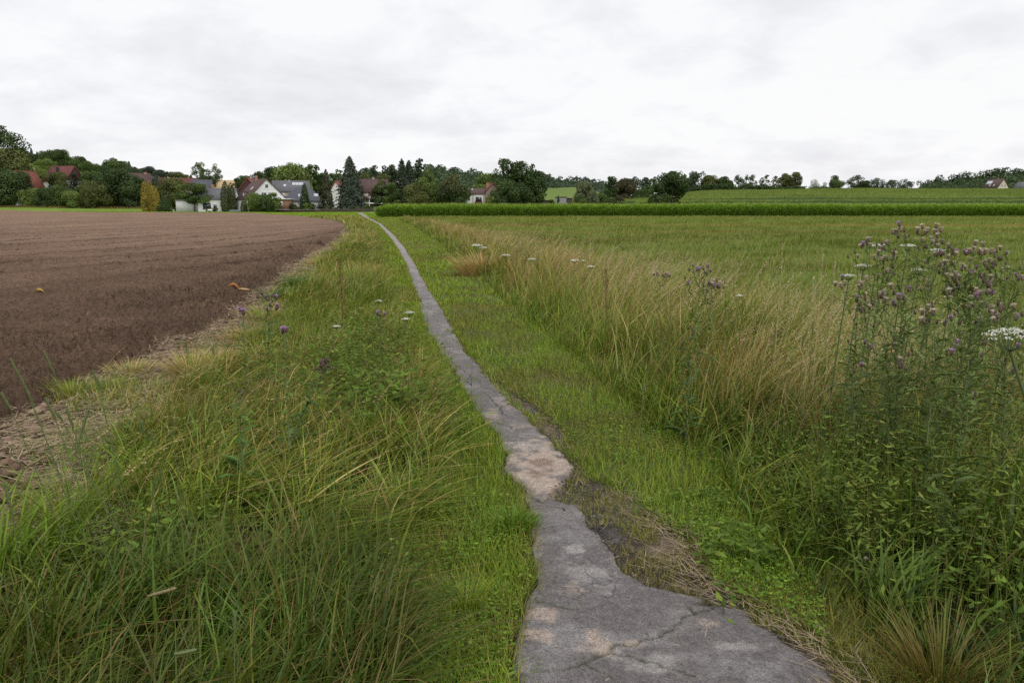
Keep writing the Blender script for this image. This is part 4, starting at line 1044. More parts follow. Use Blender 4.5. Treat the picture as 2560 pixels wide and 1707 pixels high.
T(648, 430, 52, 322, 'broad', 'dark', 'dark tree behind the left slope of the white gabled house', .05, group=B_)
T(676, 420, 50, 318, 'broad', 'dark', 'dark tree left of the huge round light green tree', .05, group=B_)
T(702, 416, 40, 316, 'broad', 'dark', 'dark tree tip touching the huge round light green tree', .05, group=B_)
T(732, 410, 92, 297, 'willow', 'light', 'huge round light green tree above the solar panel roof', .05, group=B_, name='broadleaf_tree', pal2='light')
T(772, 411, 36, 316, 'broad', 'mid', 'dark rounded tree at the right side of the huge light green one', .08, group=B_)
T(790, 413, 28, 318, 'broad', 'dark', 'taller dark tree between the light green giant and the slim spruce', .08, group=B_)
T(806, 434, 36, 306, 'broad', 'dark', 'dark tree behind the slim spruce', .05, group=B_)
T(828, 432, 30, 312, 'broad', 'mid', 'loose tree between the slim spruce and the blue spruce', .05, group=B_)
T(846, 424, 36, 318, 'broad', 'mid', 'green tree behind the red roof corner', .05, group=B_)
T(918, 420, 34, 333, 'broad', 'hazy', 'pale green tree right of the blue spruce tip', .08, group=B_)
T(938, 413, 30, 337, 'broad', 'hazy', 'pale tapering tree above the big brown roof', .08, group=B_)
T(957, 415, 26, 333, 'broad', 'hazy', 'pale round tree left of the black double spruce', .08, group=B_)
T(980, 412, 34, 339, 'broad', 'hazy', 'pale wide tree touching the black double spruce', .08, group=B_)
T(915, 434, 60, 300, 'broad', 'olive', 'olive tree mass directly behind the big brown roof', .03, group=B_)
T(960, 437, 50, 296, 'broad', 'olive', 'olive tree between the big brown roof and the double spruce', .03, group=B_)
T(1048, 396, 30, 287, 'broad', 'hazy', 'slender birch right of the black double spruce', .2, name='birch_tree', group=B_)
T(1004, 397, 54, 264, 'conifer', 'fir', 'black double spruce, taller left tip', group=V_)
T(1022, 400, 52, 266, 'conifer', 'fir', 'black double spruce, right tip', group=V_)
T(953, 448, 46, 257, 'broad', 'dark', 'dark green tree covering the right of the big brown roofed house', .04, group=V_, pal2='olive')
T(981, 458, 40, 255, 'broad', 'mid', 'mixed green tree left of the small grey spruce', .03, group=V_)
T(1018, 449, 34, 254, 'conifer', 'blue', 'small grey spruce before the black double spruce', group=V_)
T(1075, 424, 52, 277, 'broad', 'mid', 'round green tree right of the birch', .05, group=V_, pal2='light')
T(1040, 458, 54, 253, 'broad', 'olive', 'olive brown tree behind the left end of the maize', .04, group=V_)
T(1074, 458, 42, 256, 'broad', 'mid', 'small bright green tree left of the chestnut', .04, group=V_, pal2='light')
T(1135, 437, 68, 254, 'broad', 'dark', 'dark chestnut with a rusty top left of the two storey house', .04, group=V_, pal2='red')
T(1212, 435, 52, 292, 'broad', 'light', 'light green round tree behind the two storey house', .05, group=B_)
T(1225, 490, 24, 255, 'bush', 'bright', 'yellow green bush right of the two storey house', group=V_)
T(1246, 478, 36, 262, 'broad', 'dark', 'dark leafy tree below the red chimney slope', .02, group=V_)
T(1259, 397, 60, 271, 'airy', 'dark', 'highest gappy oak, left crown of the giant tree group', .25, group=V_)
T(1303, 405, 64, 273, 'broad', 'dark', 'middle crown of the giant tree group', .12, group=V_)
T(1333, 411, 44, 276, 'airy', 'dark', 'thin upper crown with a sky gap in the giant tree group', .3, group=V_)
T(1340, 428, 50, 270, 'broad', 'dark', 'right crown of the giant tree group leaning over the white house', .22, group=V_)
T(1262, 450, 66, 268, 'broad', 'mid', 'leafy lower tree at the left foot of the giant tree group', .05, group=V_)
T(1300, 458, 56, 266, 'broad', 'dark', 'dark lower tree in the middle of the giant tree group', .08, group=V_)
T(1396, 488, 8, 282, 'column', 'fir', 'tiny dark cypress by the long low shed', group=V_)
T(1378, 500, 24, 280, 'bush', 'dark', 'dark bush between the pink roofed sheds', group=V_)
M2 = 'trees in the dip between village and slope'
T(1463, 454, 50, 270, 'willow', 'grey', 'pale silvery willow behind the maize', .03, group=M2)
T(1483, 474, 34, 266, 'willow', 'grey', 'lower right bough of silvery willow foliage', .02, group=M2)
T(1450, 488, 34, 264, 'bush', 'mid', 'dark bush at the left foot of the silvery willow', group=M2)
T(1500, 484, 34, 275, 'bush', 'mid', 'green bush right of the silvery willow', group=M2)
T(1527, 494, 32, 268, 'bush', 'mid', 'low green bush below the slim dark tree', group=M2)
T(1550, 489, 26, 262, 'bush', 'brown', 'reddish brown bush on the edge of the slope maize', group=M2)
T(1528, 441, 32, 300, 'broad', 'dark', 'slim dark tree left of the reddish tree', .04, group=M2)
T(1562, 447, 48, 312, 'broad', 'brown', 'reddish brown round topped tree in the dip', .04, group=M2)
T(1552, 449, 26, 372, 'broad', 'hazy', 'pale tree peeping out left of the reddish one', .1, group=M2)
T(1588, 442, 30, 365, 'broad', 'hazy', 'dull green skyline tree behind the reddish tree', .1, group=M2)
T(1613, 444, 26, 380, 'broad', 'hazy', 'dull green skyline tree left of the twin field trees', .15, group=M2)
T(1602, 474, 38, 335, 'bush', 'mid', 'rounded green bush left of the twin field trees', group=M2)
T(1635, 443, 42, 200, 'broad', 'dark', 'smaller left one of the twin dark trees in the field', .07, group=M2)
T(1682, 430, 68, 202, 'broad', 'dark', 'larger right one of the twin dark trees in the field', .07, group=M2, leafk=1.1)
R_g = 'hedgerow trees along the crest of the slope'
HR_low = (2088, 2142, 2196, 2229, 2264, 2087)
HR = [(1712,437,24,'airy','mid','gappy tree just right of the twin field trees'),(1734,428,38,'willow','hazy','drooping pale tree at the left of the crest hedge'),(1755,428,26,'airy','mid','tall gappy tree beside the drooping pale one'),
(1773,439,38,'broad','olive','yellowish tree with low crown on the crest'),(1786,446,20,'broad','mid','small tree right of the yellowish one'),(1813,441,32,'broad','dark','round dark tree left of the gap with low hedge'),(1824,452,28,'broad','mid','low round tree at the start of the low hedge'),
(1847,437,26,'airy','dark','first of the three upright gappy trees'),(1867,437,22,'airy','mid','second of the three upright gappy trees'),(1883,437,22,'airy','mid','third of the three upright gappy trees'),(1902,445,20,'airy','dark','short tree between the gappy trees and the pointed one'),
(1916,437,20,'airy','dark','pointed gappy tree at the right end of the first tree row'),(1941,440,24,'airy','olive','left tree of the rising group of three'),(1963,434,30,'broad','olive','middle tree of the rising group of three'),(1989,431,30,'broad','olive','tallest right tree of the rising group of three'),
(2040,449,58,'mound','mid','wide low mound shaped bush on the crest'),(2062,456,26,'mound','mid','small bush right of the mound shaped one'),(2087,439,22,'broad','olive','small upright tree standing alone on the crest'),(2096,450,28,'broad','mid','low green shoulder of the lone crest tree'),
(2142,438,42,'airy','dark','broad dark crest tree with ragged right side'),(2163,452,26,'broad','dark','low dark tree right of the broad crest tree'),(2196,445,42,'airy','hazy','greyish green round crest tree'),(2229,450,32,'airy','hazy','small round greyish crest tree'),(2264,447,34,'airy','blue','last single dark round tree before the wooded hill')]
for i_, (a_, b_, c_, k_, p_, l_) in enumerate(HR):
    T(a_, b_, c_, 436 + (i_ * 37 % 9), k_, p_, l_, (.26 if a_ in HR_low else .12) if k_ != 'airy' else .2, group=R_g, leafk=1.0)
# low hedge on the crest
bag = Bag()
px_ = np.linspace(1700, 2075, 420); hx, hy = (px_ - 1280) / F * CT * 434, np.full(420, 434.0)
for i_ in range(420):
    n = 34; hh = 3.6 + 2.4 * float(vnoise(i_ * .06, 3, 620)) if px_[i_] < 2010 else 1.8 + 1.6 * float(vnoise(i_ * .1, 3, 620))
    p = np.stack([hx[i_] + RNG.normal(size=n) * .5, hy[i_] + RNG.normal(size=n) * 1.0, tz(hx[i_], hy[i_]) + hh * RNG.random(n) ** .7], -1)
    v, q, c2 = cards(p, .62, RNG.normal(size=(n, 3)), np.array(PALS['dark'])[None] * (.8 + .7 * RNG.random((n, 1))))
    bag.add(v, q, c2)
bag.out('hedge', M_tree, label='long dark hedge running along the crest under the trees', category='hedge')
# dry weeds strip at the far left field edge
bag = Bag()
x = -190 + RNG.random(9000) * 150; y = 281 + RNG.random(9000) * 3
cb = pick(9000, [(.22, .16, .08), (.16, .17, .06), (.28, .20, .11)], [3, 2, 2])
V, Q, C_, _ = blades(np.stack([x, y, terrain(x, y)], -1), .35 + .9 * RNG.random(9000) * fbm(x * .15, y, 630, 3), .16, RNG.random(9000) * 6.28, RNG.random(9000) * .3, RNG.random(9000) * .6, cb, cb * 1.1, 1)
bag.add(V, Q, C_)
bag.out('dry_grass', M_grass, kind='stuff', label='brownish dry grass strip under the trees beyond the ploughed field', category='grass')

# far woods as masses
def wood(pts, d, depth, hgt, label, pal, seed, leaf):
    """pts: (px, ytop) skyline at distance d; crowns fill down the slope towards the viewer"""
    bag = Bag(); px_ = np.array([p[0] for p in pts], float); yt = np.array([p[1] for p in pts], float)
    m = F / CT; spacing = hgt * .62
    for j in range(int(depth / spacing)):
        dd = d - j * spacing; a = px_[0]
        while a < px_[-1]:
            a += spacing / dd * m * (.7 + .5 * RNG.random())
            if a > px_[-1]: break
            x = (a - 1280) / m * dd; z0 = tz(x, dd)
            if j == 0:
                zt = float(W(a, np.interp(a, px_, yt), dd)[2]) + (RNG.random() - .6) * hgt * .14
            else: zt = min(z0 + hgt * (.75 + .4 * RNG.random()), float(W(a, np.interp(a, px_, yt) + 5 + 2.5 * j, dd)[2]))
            zt = max(zt, z0 + hgt * .15); r1 = hgt * (.28 + .18 * RNG.random())
            base_c = np.array(pal) * (.75 + .5 * RNG.random()) * (1 + (RNG.random(3) - .5) * .15)
            for q_ in range(5):
                c_ = np.array([x + RNG.normal() * r1 * .5, dd + RNG.normal() * r1 * .4, zt - r1 * (.55 + .75 * q_ * RNG.random())]); rr_ = r1 * (.6 + .4 * RNG.random())
                n = int(4 * math.pi * rr_ ** 2 / leaf ** 2 * 1.2); dr = RNG.normal(size=(n, 3)); dr /= np.linalg.norm(dr, axis=1)[:, None]
                v, q, c2 = cards(c_ + dr * rr_ * (.7 + .35 * RNG.random((n, 1))), leaf, dr, base_c[None] * (.75 + .5 * RNG.random((n, 1))))
                bag.add(v, q, c2)
    bag.out('woodland', M_tree, kind='stuff', label=label, category='woodland')
wood([(1052,416),(1075,411),(1100,416),(1130,420),(1150,417),(1170,425),(1195,429),(1225,437),(1260,440)], 800, 190, 16, 'far wooded hill rising behind the chestnut and the two storey house', (.075, .112, .052), 1, 1.9)
wood([(1230,440),(1300,434),(1362,437),(1400,443),(1440,446),(1480,448),(1505,455),(1530,462)], 800, 130, 15, 'far low forest ridge behind the bright green field', (.068, .105, .058), 2, 1.9)
wood([(2283,460),(2305,452),(2340,446),(2352,440),(2366,442),(2385,440),(2410,434),(2440,429),(2452,431),(2480,421),(2520,423),(2570,426),(2700,424),(2900,440)], 690, 220, 13, 'wooded hill at the right end beyond the slope', (.062, .098, .036), 3, 1.25)
wood([(30,408),(75,408),(120,414),(180,425),(230,433),(300,437),(345,441),(385,446)], 480, 12, 6, 'dark wood on the hillside behind the village at left', (.062, .092, .042), 4, 1.1)
wood([(640,448),(700,438),(760,434),(830,440),(900,430),(1000,428),(1060,420)], 400, 40, 10, 'hazy wood behind the village roofs', (.062, .092, .042), 5, 1.0)

# ================================================================ houses
M_white = mat_plain('white_render', (.74, .74, .73), .9, .2, .8, .06)
M_cream = mat_plain('cream_render', (.60, .56, .44), .9, .2, .8, .06)
M_beige = mat_plain('beige_render', (.42, .36, .27), .9, .2, .8, .08)
M_greyr = mat_plain('grey_render', (.36, .35, .36), .9, .2, .8, .08)
M_brickm = mat_plain('brick', (.27, .135, .085), .9, .2, 2, .25, kind='brick')
M_timber = mat_plain('dark_timber', (.045, .032, .028), .8, .2, 2, .2)
M_clad = mat_plain('brown_cladding', (.085, .042, .036), .8, .2, 3, .2)
M_rred = mat_plain('red_tiles', (.23, .080, .058), .8, .25, 1.2, .2, kind='tiles')
M_rbrn = mat_plain('brown_tiles', (.115, .075, .068), .8, .25, 1.2, .2, kind='tiles')
M_rmar = mat_plain('maroon_tiles', (.165, .062, .055), .8, .25, 1.2, .2, kind='tiles')
M_rgry = mat_plain('grey_tiles', (.15, .15, .165), .7, .3, 1.2, .15, kind='tiles')
M_rsla = mat_plain('slate_tiles', (.085, .09, .11), .5, .4, 1.2, .15, kind='tiles')
M_glass = mat_plain('window_glass', (.035, .04, .05), .12, .8, 1, .05)
M_panel = mat_plain('skylight_glass', (.55, .58, .62), .15, .8, 1, .05)
M_frame = mat_plain('white_frame', (.78, .78, .78), .6, .3, 2, .03)
M_shut = mat_plain('white_shutter', (.72, .72, .74), .7, .3, 2, .04)
M_dred = mat_plain('dark_red_paint', (.12, .02, .03), .6, .3, 2, .1)
M_orng = mat_plain('orange_paint', (.62, .25, .03), .7, .3, 2, .08)
M_metal = mat_plain('grey_metal', (.30, .31, .33), .5, .4, 2, .1)
M_conc = mat_plain('concrete', (.30, .29, .28), .9, .2, 2, .12, bump=.3)
M_wood = mat_plain('weathered_wood', (.10, .082, .068), .9, .15, 3, .25, bump=.4)
M_bluew = mat_plain('blue_grey_panel', (.19, .23, .30), .7, .3, 2, .08)

def boxV(x0, x1, y0, y1, z0, z1):
    V = np.array([[x, y, z] for z in (z0, z1) for x, y in ((x0, y0), (x1, y0), (x1, y1), (x0, y1))], float)
    return V, np.array([[0, 3, 2, 1], [4, 5, 6, 7], [0, 1, 5, 4], [1, 2, 6, 5], [2, 3, 7, 6], [3, 0, 4, 7]])
def box(name, mat, parent, *b, **kw):
    v, q = boxV(*b); return link(name, mesh_np(name, v, Q=q), mat, parent, **kw)
def boxes(name, mat, parent, lst, **kw):
    v, q = join([boxV(*b) for b in lst]); return link(name, mesh_np(name, v, Q=q), mat, parent, **kw)
def prism(name, mat, parent, prof, x0, x1, **kw):     # profile in (y,z), extruded along x
    n = len(prof); V = [(x0, y, z) for y, z in prof] + [(x1, y, z) for y, z in prof]
    me = bpy.data.meshes.new(name); f = [list(range(n))[::-1], [n + i for i in range(n)]] + [[i, (i + 1) % n, n + (i + 1) % n, n + i] for i in range(n)]
    me.from_pydata(V, [], f); me.update(); return link(name, me, mat, parent, **kw)
def slab(name, mat, parent, p, th=.18, **kw):          # p: 4 corner points, thickened downwards
    p = np.array(p, float); nrm = np.cross(p[1] - p[0], p[3] - p[0]); nrm /= np.linalg.norm(nrm)
    if nrm[2] < 0: nrm = -nrm
    V = np.concatenate([p, p - nrm * th]); Q = np.array([[0, 1, 2, 3], [7, 6, 5, 4], [0, 4, 5, 1], [1, 5, 6, 2], [2, 6, 7, 3], [3, 7, 4, 0]])
    return V, Q
class House:
    """local frame: ridge along x, front (towards the camera at yaw 0) is -y"""
    def __init__(s, name, px, d, L, D, he, hr, yaw, wall, roof, label, anchor=(0, 0), z0=None, gable=None, over=.4, hip=0.0):
        x = (px - 1280) / F * CT * d; z = tz(x, d) if z0 is None else z0
        s.L, s.D, s.he, s.hr = L, D, he, hr
        yw = math.radians(yaw); ax, ay = anchor          # anchor: local point that sits at px, d
        s.root = thing(name, (x - ax * math.cos(yw) + ay * math.sin(yw), d - ax * math.sin(yw) - ay * math.cos(yw), z - .3), label, 'house', 'houses of the village', yw)
        he, hr = he + .3, hr + .3; s.he, s.hr = he, hr
        a, b_ = L / 2, D / 2
        if hip: s.wall = box('wall', wall, s.root, -a, a, -b_, b_, 0, he)
        else: s.wall = prism('wall', wall, s.root, [(-b_, 0), (b_, 0), (b_, he), (0, hr - .12), (-b_, he)], -a, a)
        o = over; sl = (hr - he) / b_; ze = he - sl * o + .1; zr = hr + .1
        if hip:
            ri = a - hip
            P_ = [(-a - o, -b_ - o, ze), (a + o, -b_ - o, ze), (a + o, b_ + o, ze), (-a - o, b_ + o, ze), (-ri, 0, zr), (ri, 0, zr)]
            P2 = [(x_, y_, z_ - .2) for x_, y_, z_ in P_]
            me = bpy.data.meshes.new('roof'); me.from_pydata(P_ + P2, [], [(0, 1, 5, 4), (1, 2, 5), (2, 3, 4, 5), (3, 0, 4), (7, 6, 10, 11), (8, 7, 11), (9, 8, 11, 10), (6, 9, 10), (0, 6, 7, 1), (1, 7, 8, 2), (2, 8, 9, 3), (3, 9, 6, 0)]); me.update()
            s.roof = link('roof', me, roof, s.root)
        else:
            v, q = join([slab('r', None, None, [(-a - o, -b_ - o, ze), (a + o, -b_ - o, ze), (a + o, 0, zr), (-a - o, 0, zr)]), slab('r', None, None, [(-a - o, .001, zr - .002), (a + o, .001, zr - .002), (a + o, b_ + o, ze), (-a - o, b_ + o, ze)])])
            s.roof = link('roof', mesh_np('roof', v, Q=q), roof, s.root)
            if gable is not None:                      # cladding of the upper gable, one panel per gable end
                for sg in (-1, 1):
                    prism('gable_cladding', gable, s.root, [(-b_ + .02, he - .1), (b_ - .02, he - .1), (0, hr - .22)], sg * a + (.0 if sg > 0 else -.06), sg * a + (.06 if sg > 0 else .0))
    def chimney(s, x, y, w=.7, top=1.2, mat=None):
        z = s.hr + top; c = box('chimney', mat or M_brickm, s.roof, x - w / 2, x + w / 2, y - w / 2, y + w / 2, s.he, z)
    def window(s, face, u, z, w_, h_, shut=False, nm='window', mat=None):
        a, b_ = s.L / 2, s.D / 2; e = .07
        z += .3
        def bx(du0, du1, z0, z1, dep):
            if face == 'front': return (u + du0, u + du1, -b_ - dep, -b_ + .02, z0, z1)
            if face == 'back': return (u + du0, u + du1, b_ - .02, b_ + dep, z0, z1)
            if face == 'right': return (a - .02, a + dep, u + du0, u + du1, z0, z1)
            return (-a - dep, -a + .02, u + du0, u + du1, z0, z1)
        fr = .09
        f = boxes(nm, mat or M_frame, s.root, [bx(-w_/2, w_/2, z, z + fr, .1), bx(-w_/2, w_/2, z + h_ - fr, z + h_, .1), bx(-w_/2, -w_/2 + fr, z + fr, z + h_ - fr, .098), bx(w_/2 - fr, w_/2, z + fr, z + h_ - fr, .098)])
        box('shutter' if shut else 'pane', M_shut if shut else M_glass, f, *bx(-w_/2 + fr, w_/2 - fr, z + fr, z + h_ - fr, .06))
    def skylight(s, x, t, w_=.9, l=1.2, mat=None, front=True, nm='skylight'):
        b_ = s.D / 2; sl = math.atan2(s.hr - s.he, b_); sg = -1 if front else 1
        y = sg * b_ * (1 - t); z = s.he + (s.hr - s.he) * t + .1
        dy, dz = math.cos(sl) * l / 2, math.sin(sl) * l / 2
        v, q = slab('s', None, None, [(x - w_/2, y + sg * dy, z - dz + .12), (x + w_/2, y + sg * dy, z - dz + .12), (x + w_/2, y - sg * dy, z + dz + .12), (x - w_/2, y - sg * dy, z + dz + .12)], .12)
        link(nm, mesh_np(nm, v, Q=q), mat or M_panel, s.root)

# white gabled house, gable to the camera
h = House('gabled_house', 669, 246, 11.5, 12.2, 4.0, 10.0, 125, M_white, M_rbrn, 'white house with a tall plain gable facing the field and a brown roof', anchor=(-5.75, 0))
h.window('left', 0, 7.3, 1.0, 1.1); h.window('left', .9, 4.6, 1.6, 1.3); h.window('left', -1.1, 4.6, 1.6, 1.3); h.window('left', 3.4, 1.2, 1.2, 1.2); h.window('left', -1, 1.2, 1.2, 1.2)
h.window('front', -2, 1.2, 1.2, 1.2); h.window('back', -2.5, 1.4, 1.2, 1.2); h.skylight(-1, .5, front=False); h.chimney(2.5, .4)
# dormer, porch and brick annex are parts of it
ROOT = h.root
def world_part(nm, mat, root, px0, px1, z0, z1, d, dep, **kw):
    """box given by pixels and distance, parented to a yawed house"""
    v, q = boxV((px0 - 1280) / F * CT * d, (px1 - 1280) / F * CT * d, d, d + dep, z0, z1)
    yw = root.rotation_euler[2]; L0 = np.array(root.location)
    v = v - L0; c_, s_ = math.cos(-yw), math.sin(-yw)
    v = np.stack([v[:, 0] * c_ - v[:, 1] * s_, v[:, 0] * s_ + v[:, 1] * c_, v[:, 2]], -1)
    return link(nm, mesh_np(nm, v, Q=q), mat, root if 'par' not in kw else kw['par'])
ann = world_part('brick_annex', M_brickm, ROOT, 674, 718, .95, 3.85, 243.5, 7)
world_part('annex_base', M_greyr, ROOT, 673.5, 718.3, 0, .95, 243.4, 7.2)
world_part('annex_roof', M_frame, ROOT, 672.5, 719.3, 3.85, 4.12, 243.1, 7.6)
for a_, b_, c_, d_ in ((695, 706, 2.0, 3.2), (695, 706, .25, .75), (681, 686, 2.0, 3.2)):
    wf_ = world_part('window', M_frame, ROOT, a_ - .6, b_ + .6, c_ - .08, d_ + .08, 243.42, .1)
    world_part('shutter', M_shut, ROOT, a_, b_, c_, d_, 243.36, .1, par=wf_)
por = world_part('porch', M_white, ROOT, 613, 637, 0, 4.0, 244.8, 5)
wf_ = world_part('window', M_glass, ROOT, 616, 621, 2.0, 3.3, 244.74, .1)
wf_ = world_part('window', M_glass, ROOT, 626, 630, 2.0, 3.3, 244.74, .1)
dr_ = world_part('door', M_timber, ROOT, 623, 628, 0, 1.9, 244.73, .1)
world_part('dormer', M_white, ROOT, 609, 624, 4.4, 6.0, 248.0, 3)
world_part('dormer_roof', M_rbrn, ROOT, 607, 625, 6.0, 6.35, 247.6, 3.8)
for a_ in (612, 616, 620): world_part('window', M_glass, ROOT, a_, a_ + 2.2, 4.7, 5.7, 247.92, .1)
# brown clad house behind
h = House('clad_house', 622, 270, 11, 9.5, 4.6, 10.9, 98, M_white, M_rred, 'white house with dark brown clad gable and red roof behind the white gable', anchor=(-5.5, 0), gable=M_clad)
h.window('left', -1.2, 5.2, 1.2, 1.0, True); h.window('left', 1.2, 5.2, 1.2, 1.0, True)
# distant white gable
h = House('white_house', 593, 300, 8, 5.2, 4.6, 7.2, 108, M_white, M_rgry, 'small distant white gable between the thuja and the brown clad gable', anchor=(-4, 0), z0=.6)
h.window('left', 0, 4.6, .7, .7)
# white bungalow
h = House('bungalow', 549, 255, 10.6, 8.5, 3.9, 7.2, 4, M_white, M_rgry, 'long white bungalow with grey roof behind the tall thuja', over=.35)
h.window('front', -2.6, 0.6, 2.6, 2.1, nm='terrace_window'); h.window('front', -.1, .9, 1.2, 1.3); h.window('front', 2.8, .9, 1.2, 1.3); h.window('right', -1.2, .9, .9, 1.6); h.window('right', 1.2, .9, .9, 1.6); h.chimney(-2, .6)
world_part('garage_wing', M_white, h.root, 440, 512, 0, 3.6, 253, 7)
world_part('garage_roof', M_conc, h.root, 439.3, 512.5, 3.6, 3.85, 252.8, 7.4)
world_part('door', M_frame, h.root, 492, 499, .2, 2.4, 252.9, .1)
# grey roof with solar panel
h = House('solar_house', 730, 275, 11.6, 10, 6.7, 10.2, 15, M_beige, M_rgry, 'beige two storey house with plain grey roof and solar collectors')
h.window('front', -3.0, 4.3, 1.7, 1.7, True); h.window('front', 3.0, 4.3, 1.7, 1.7, True); h.window('front', -3.0, 1.2, 1.7, 1.6); h.window('front', 0, 1.2, 1.4, 1.6); h.window('front', 3.0, 1.2, 1.7, 1.6)
h.skylight(-2.0, .5); h.chimney(-.5, -.6, .6, .3, M_conc)
for j in range(4): h.skylight(.9 + j * 1.05, .66, 1.0, 1.6, nm='solar_panel')
# slate hip roof
h = House('hip_roofed_house', 759, 258, 11.8, 9.5, 3.9, 7.7, 14, M_white, M_rsla, 'white bungalow under a dark slate hip roof with skylights', hip=3.6, over=.5)
h.window('front', -3.6, 1.0, 1.3, 1.3); h.window('front', 0, 1.0, 1.3, 1.3); h.window('front', 3.2, 1.0, 1.6, 1.4)
h.skylight(-1.2, .30, .5, 1.5); h.skylight(-.4, .30, .5, 1.5); h.skylight(4.0, .33, 1.4, 1.4)
# red roof behind spruces
h = House('red_roofed_house', 842, 278, 9, 8, 4.6, 10.3, 84, M_white, M_rred, 'white house with bright red roof glimpsed between the two dark spruces', anchor=(-4.5, 0))
h.window('left', -1.2, 1.4, 1.1, 1.3); h.window('left', 1.2, 1.4, 1.1, 1.3)
# big brown roof
h = House('brown_roofed_house', 932, 262, 9.5, 10, 5.6, 10.4, 12, M_white, M_rbrn, 'large house with steep brown roof right of the blue spruce')
h.window('front', -3.4, 2.9, .9, 1.2); h.window('front', -1.4, .6, 2.6, 2.0); h.window('front', 2.2, .6, 2.0, 2.0); h.chimney(.4, .2, .7, .5, M_conc); h.skylight(2.8, .4)
world_part('balcony', M_frame, h.root, 908, 958, 2.55, 3.0, 254.6, .35)
world_part('veranda_roof', M_rbrn, h.root, 904, 944, 4.0, 4.35, 254.4, 2.6)
world_part('veranda_post', M_frame, h.root, 904.5, 906.5, 0, 4.0, 254.5, .25); world_part('veranda_post', M_frame, h.root, 923, 924.4, 0, 4.0, 254.5, .2)
world_part('gable_dormer', M_cream, h.root, 909, 921, 4.6, 6.1, 255.6, 2.4); world_part('dormer_roof', M_rbrn, h.root, 907.5, 922.5, 6.1, 6.5, 255.3, 3.0)
# two storey house
h = House('two_storey_house', 1186, 262, 6.3, 8, 5.9, 7.7, 0, M_white, M_rbrn, 'pale two storey house with dark red balcony behind the maize', over=.3)
h.window('front', -1.5, 3.8, .8, .9); h.window('front', 1.6, 3.4, 2.1, 1.6, nm='balcony_window'); h.window('front', 1.6, .5, 1.8, 1.5); h.window('front', -1.6, .6, 1.4, 1.4); h.skylight(-.6, .75, .5, .6)
box('balcony', M_dred, h.root, .35, 2.75, -4.9, -4.0, 2.7 + .3, 3.5 + .3)
box('downpipe', M_timber, h.root, 3.0, 3.12, -4.1, -3.98, 0, 6.1); box('downpipe', M_timber, h.root, -.3, -.18, -4.1, -3.98, 0, 6.1)
h = House('steep_roofed_house', 1233, 268, 10, 7.4, 5.6, 9.9, 90 + 6, M_brickm, M_rred, 'red tiled steep roof and brick chimney right of the two storey house', anchor=(-5, 0))
h.chimney(-3, 1.6, 1.1, -.2); h.window('left', 0, 3.6, 1, 1.2)
# orange and white building, sheds
h = House('flat_roofed_house', 1330, 292, 3.4, 6, 5.0, 6.4, 0, M_white, M_rgry, 'small white and orange building under the giant trees', over=.2)
box('orange_base', M_orng, h.root, -1.75, 1.3, -3.09, -2.9, 0, 3.6); h.window('front', .9, 4.0, .8, .8)
def shed(px, d, L, D, hgt, wall, roof, label, yaw=0):
    x = (px - 1280) / F * CT * d; r_ = thing('garden_shed', (x, d, tz(x, d) - .1), label, 'shed', 'sheds behind the maize', math.radians(yaw))
    prism('wall', wall, r_, [(-D/2, 0), (D/2, 0), (D/2, hgt - .35), (-D/2, hgt)], -L/2, L/2)
    v, q = slab('r', None, None, [(-L/2 - .2, -D/2 - .25, hgt + .14), (L/2 + .2, -D/2 - .25, hgt + .14), (L/2 + .2, D/2 + .2, hgt - .25), (-L/2 - .2, D/2 + .2, hgt - .25)], .12)
    link('roof', mesh_np('roof', v, Q=q), roof, r_)
    f = box('door', M_wood, r_, -L * .1, L * .1, -D/2 - .05, -D/2 + .02, .1, 2.0); box('handle', M_metal, f, L * .06, L * .075, -D/2 - .1, -D/2 - .04, 1.0, 1.1)
    box('window', M_glass, r_, L * .2, L * .4, -D/2 - .04, -D/2 + .02, 1.1, 1.8)
M_pink = mat_plain('pale_pink_roofing', (.42, .28, .26), .8, .2, 2, .1)
shed(1347, 285, 2.5, 3, 3.6, M_wood, M_pink, 'left small shed with pale pink roof behind the maize')
shed(1361, 286, 2.3, 3, 3.6, M_wood, M_pink, 'right small shed with pale pink roof behind the maize')
shed(1402, 287, 3.6, 4, 4.1, M_greyr, M_rbrn, 'low shed with dark brown roof beside the tiny cypress')
shed(1421, 288, 2.6, 4, 3.5, M_wood, M_conc, 'low grey shed left of the silvery willow')
shed(1257, 262, 4.4, 3, 2.9, M_wood, M_conc, 'long flat grey shed roof under the giant trees')
# far left houses
h = House('farmhouse', 95, 297, 11.6, 9.6, 6.8, 13.2, 68, M_white, M_rred, 'big red roof half hidden by dark trees at the left', z0=1.2, anchor=(5.8, 0))
h.window('front', -1, 2, 1.2, 1.3); h.window('front', 2, 2, 1.2, 1.3); h.window('right', 0, 2, 1.2, 1.3)
hx_ = (192 - 1280) / F * CT * 286
h = House('half_timbered_house', 194, 305, 10.2, 9.2, 4.9, 10.2, -16, M_white, M_rmar, 'half timbered farmhouse with maroon roof and brown gable on the hillside', z0=6.6, anchor=(5.1, 0), gable=M_clad)
for u_ in (-4.2, -3.2, -2.1, -1.0, 0, 1.0, 2.1, 3.2, 4.2): box('timber_post', M_timber, h.root, 5.10, 5.14, u_ - .1, u_ + .1, .3, 4.6)
for z_ in (1.3, 2.4, 3.6, 4.5): boxes('timber_rail', M_timber, h.root, [(5.102, 5.135, -4.2, 4.2, z_ - .09, z_ + .09)])
for u_ in (-2.65, -.5, 1.55): h.window('right', u_, 2.3, .85, .9)
h.window('front', 0, 2, 1.0, 1.1); h.window('front', -2.5, 2, 1.0, 1.1); h.chimney(-.8, -1.9, .8, -.4, M_timber)
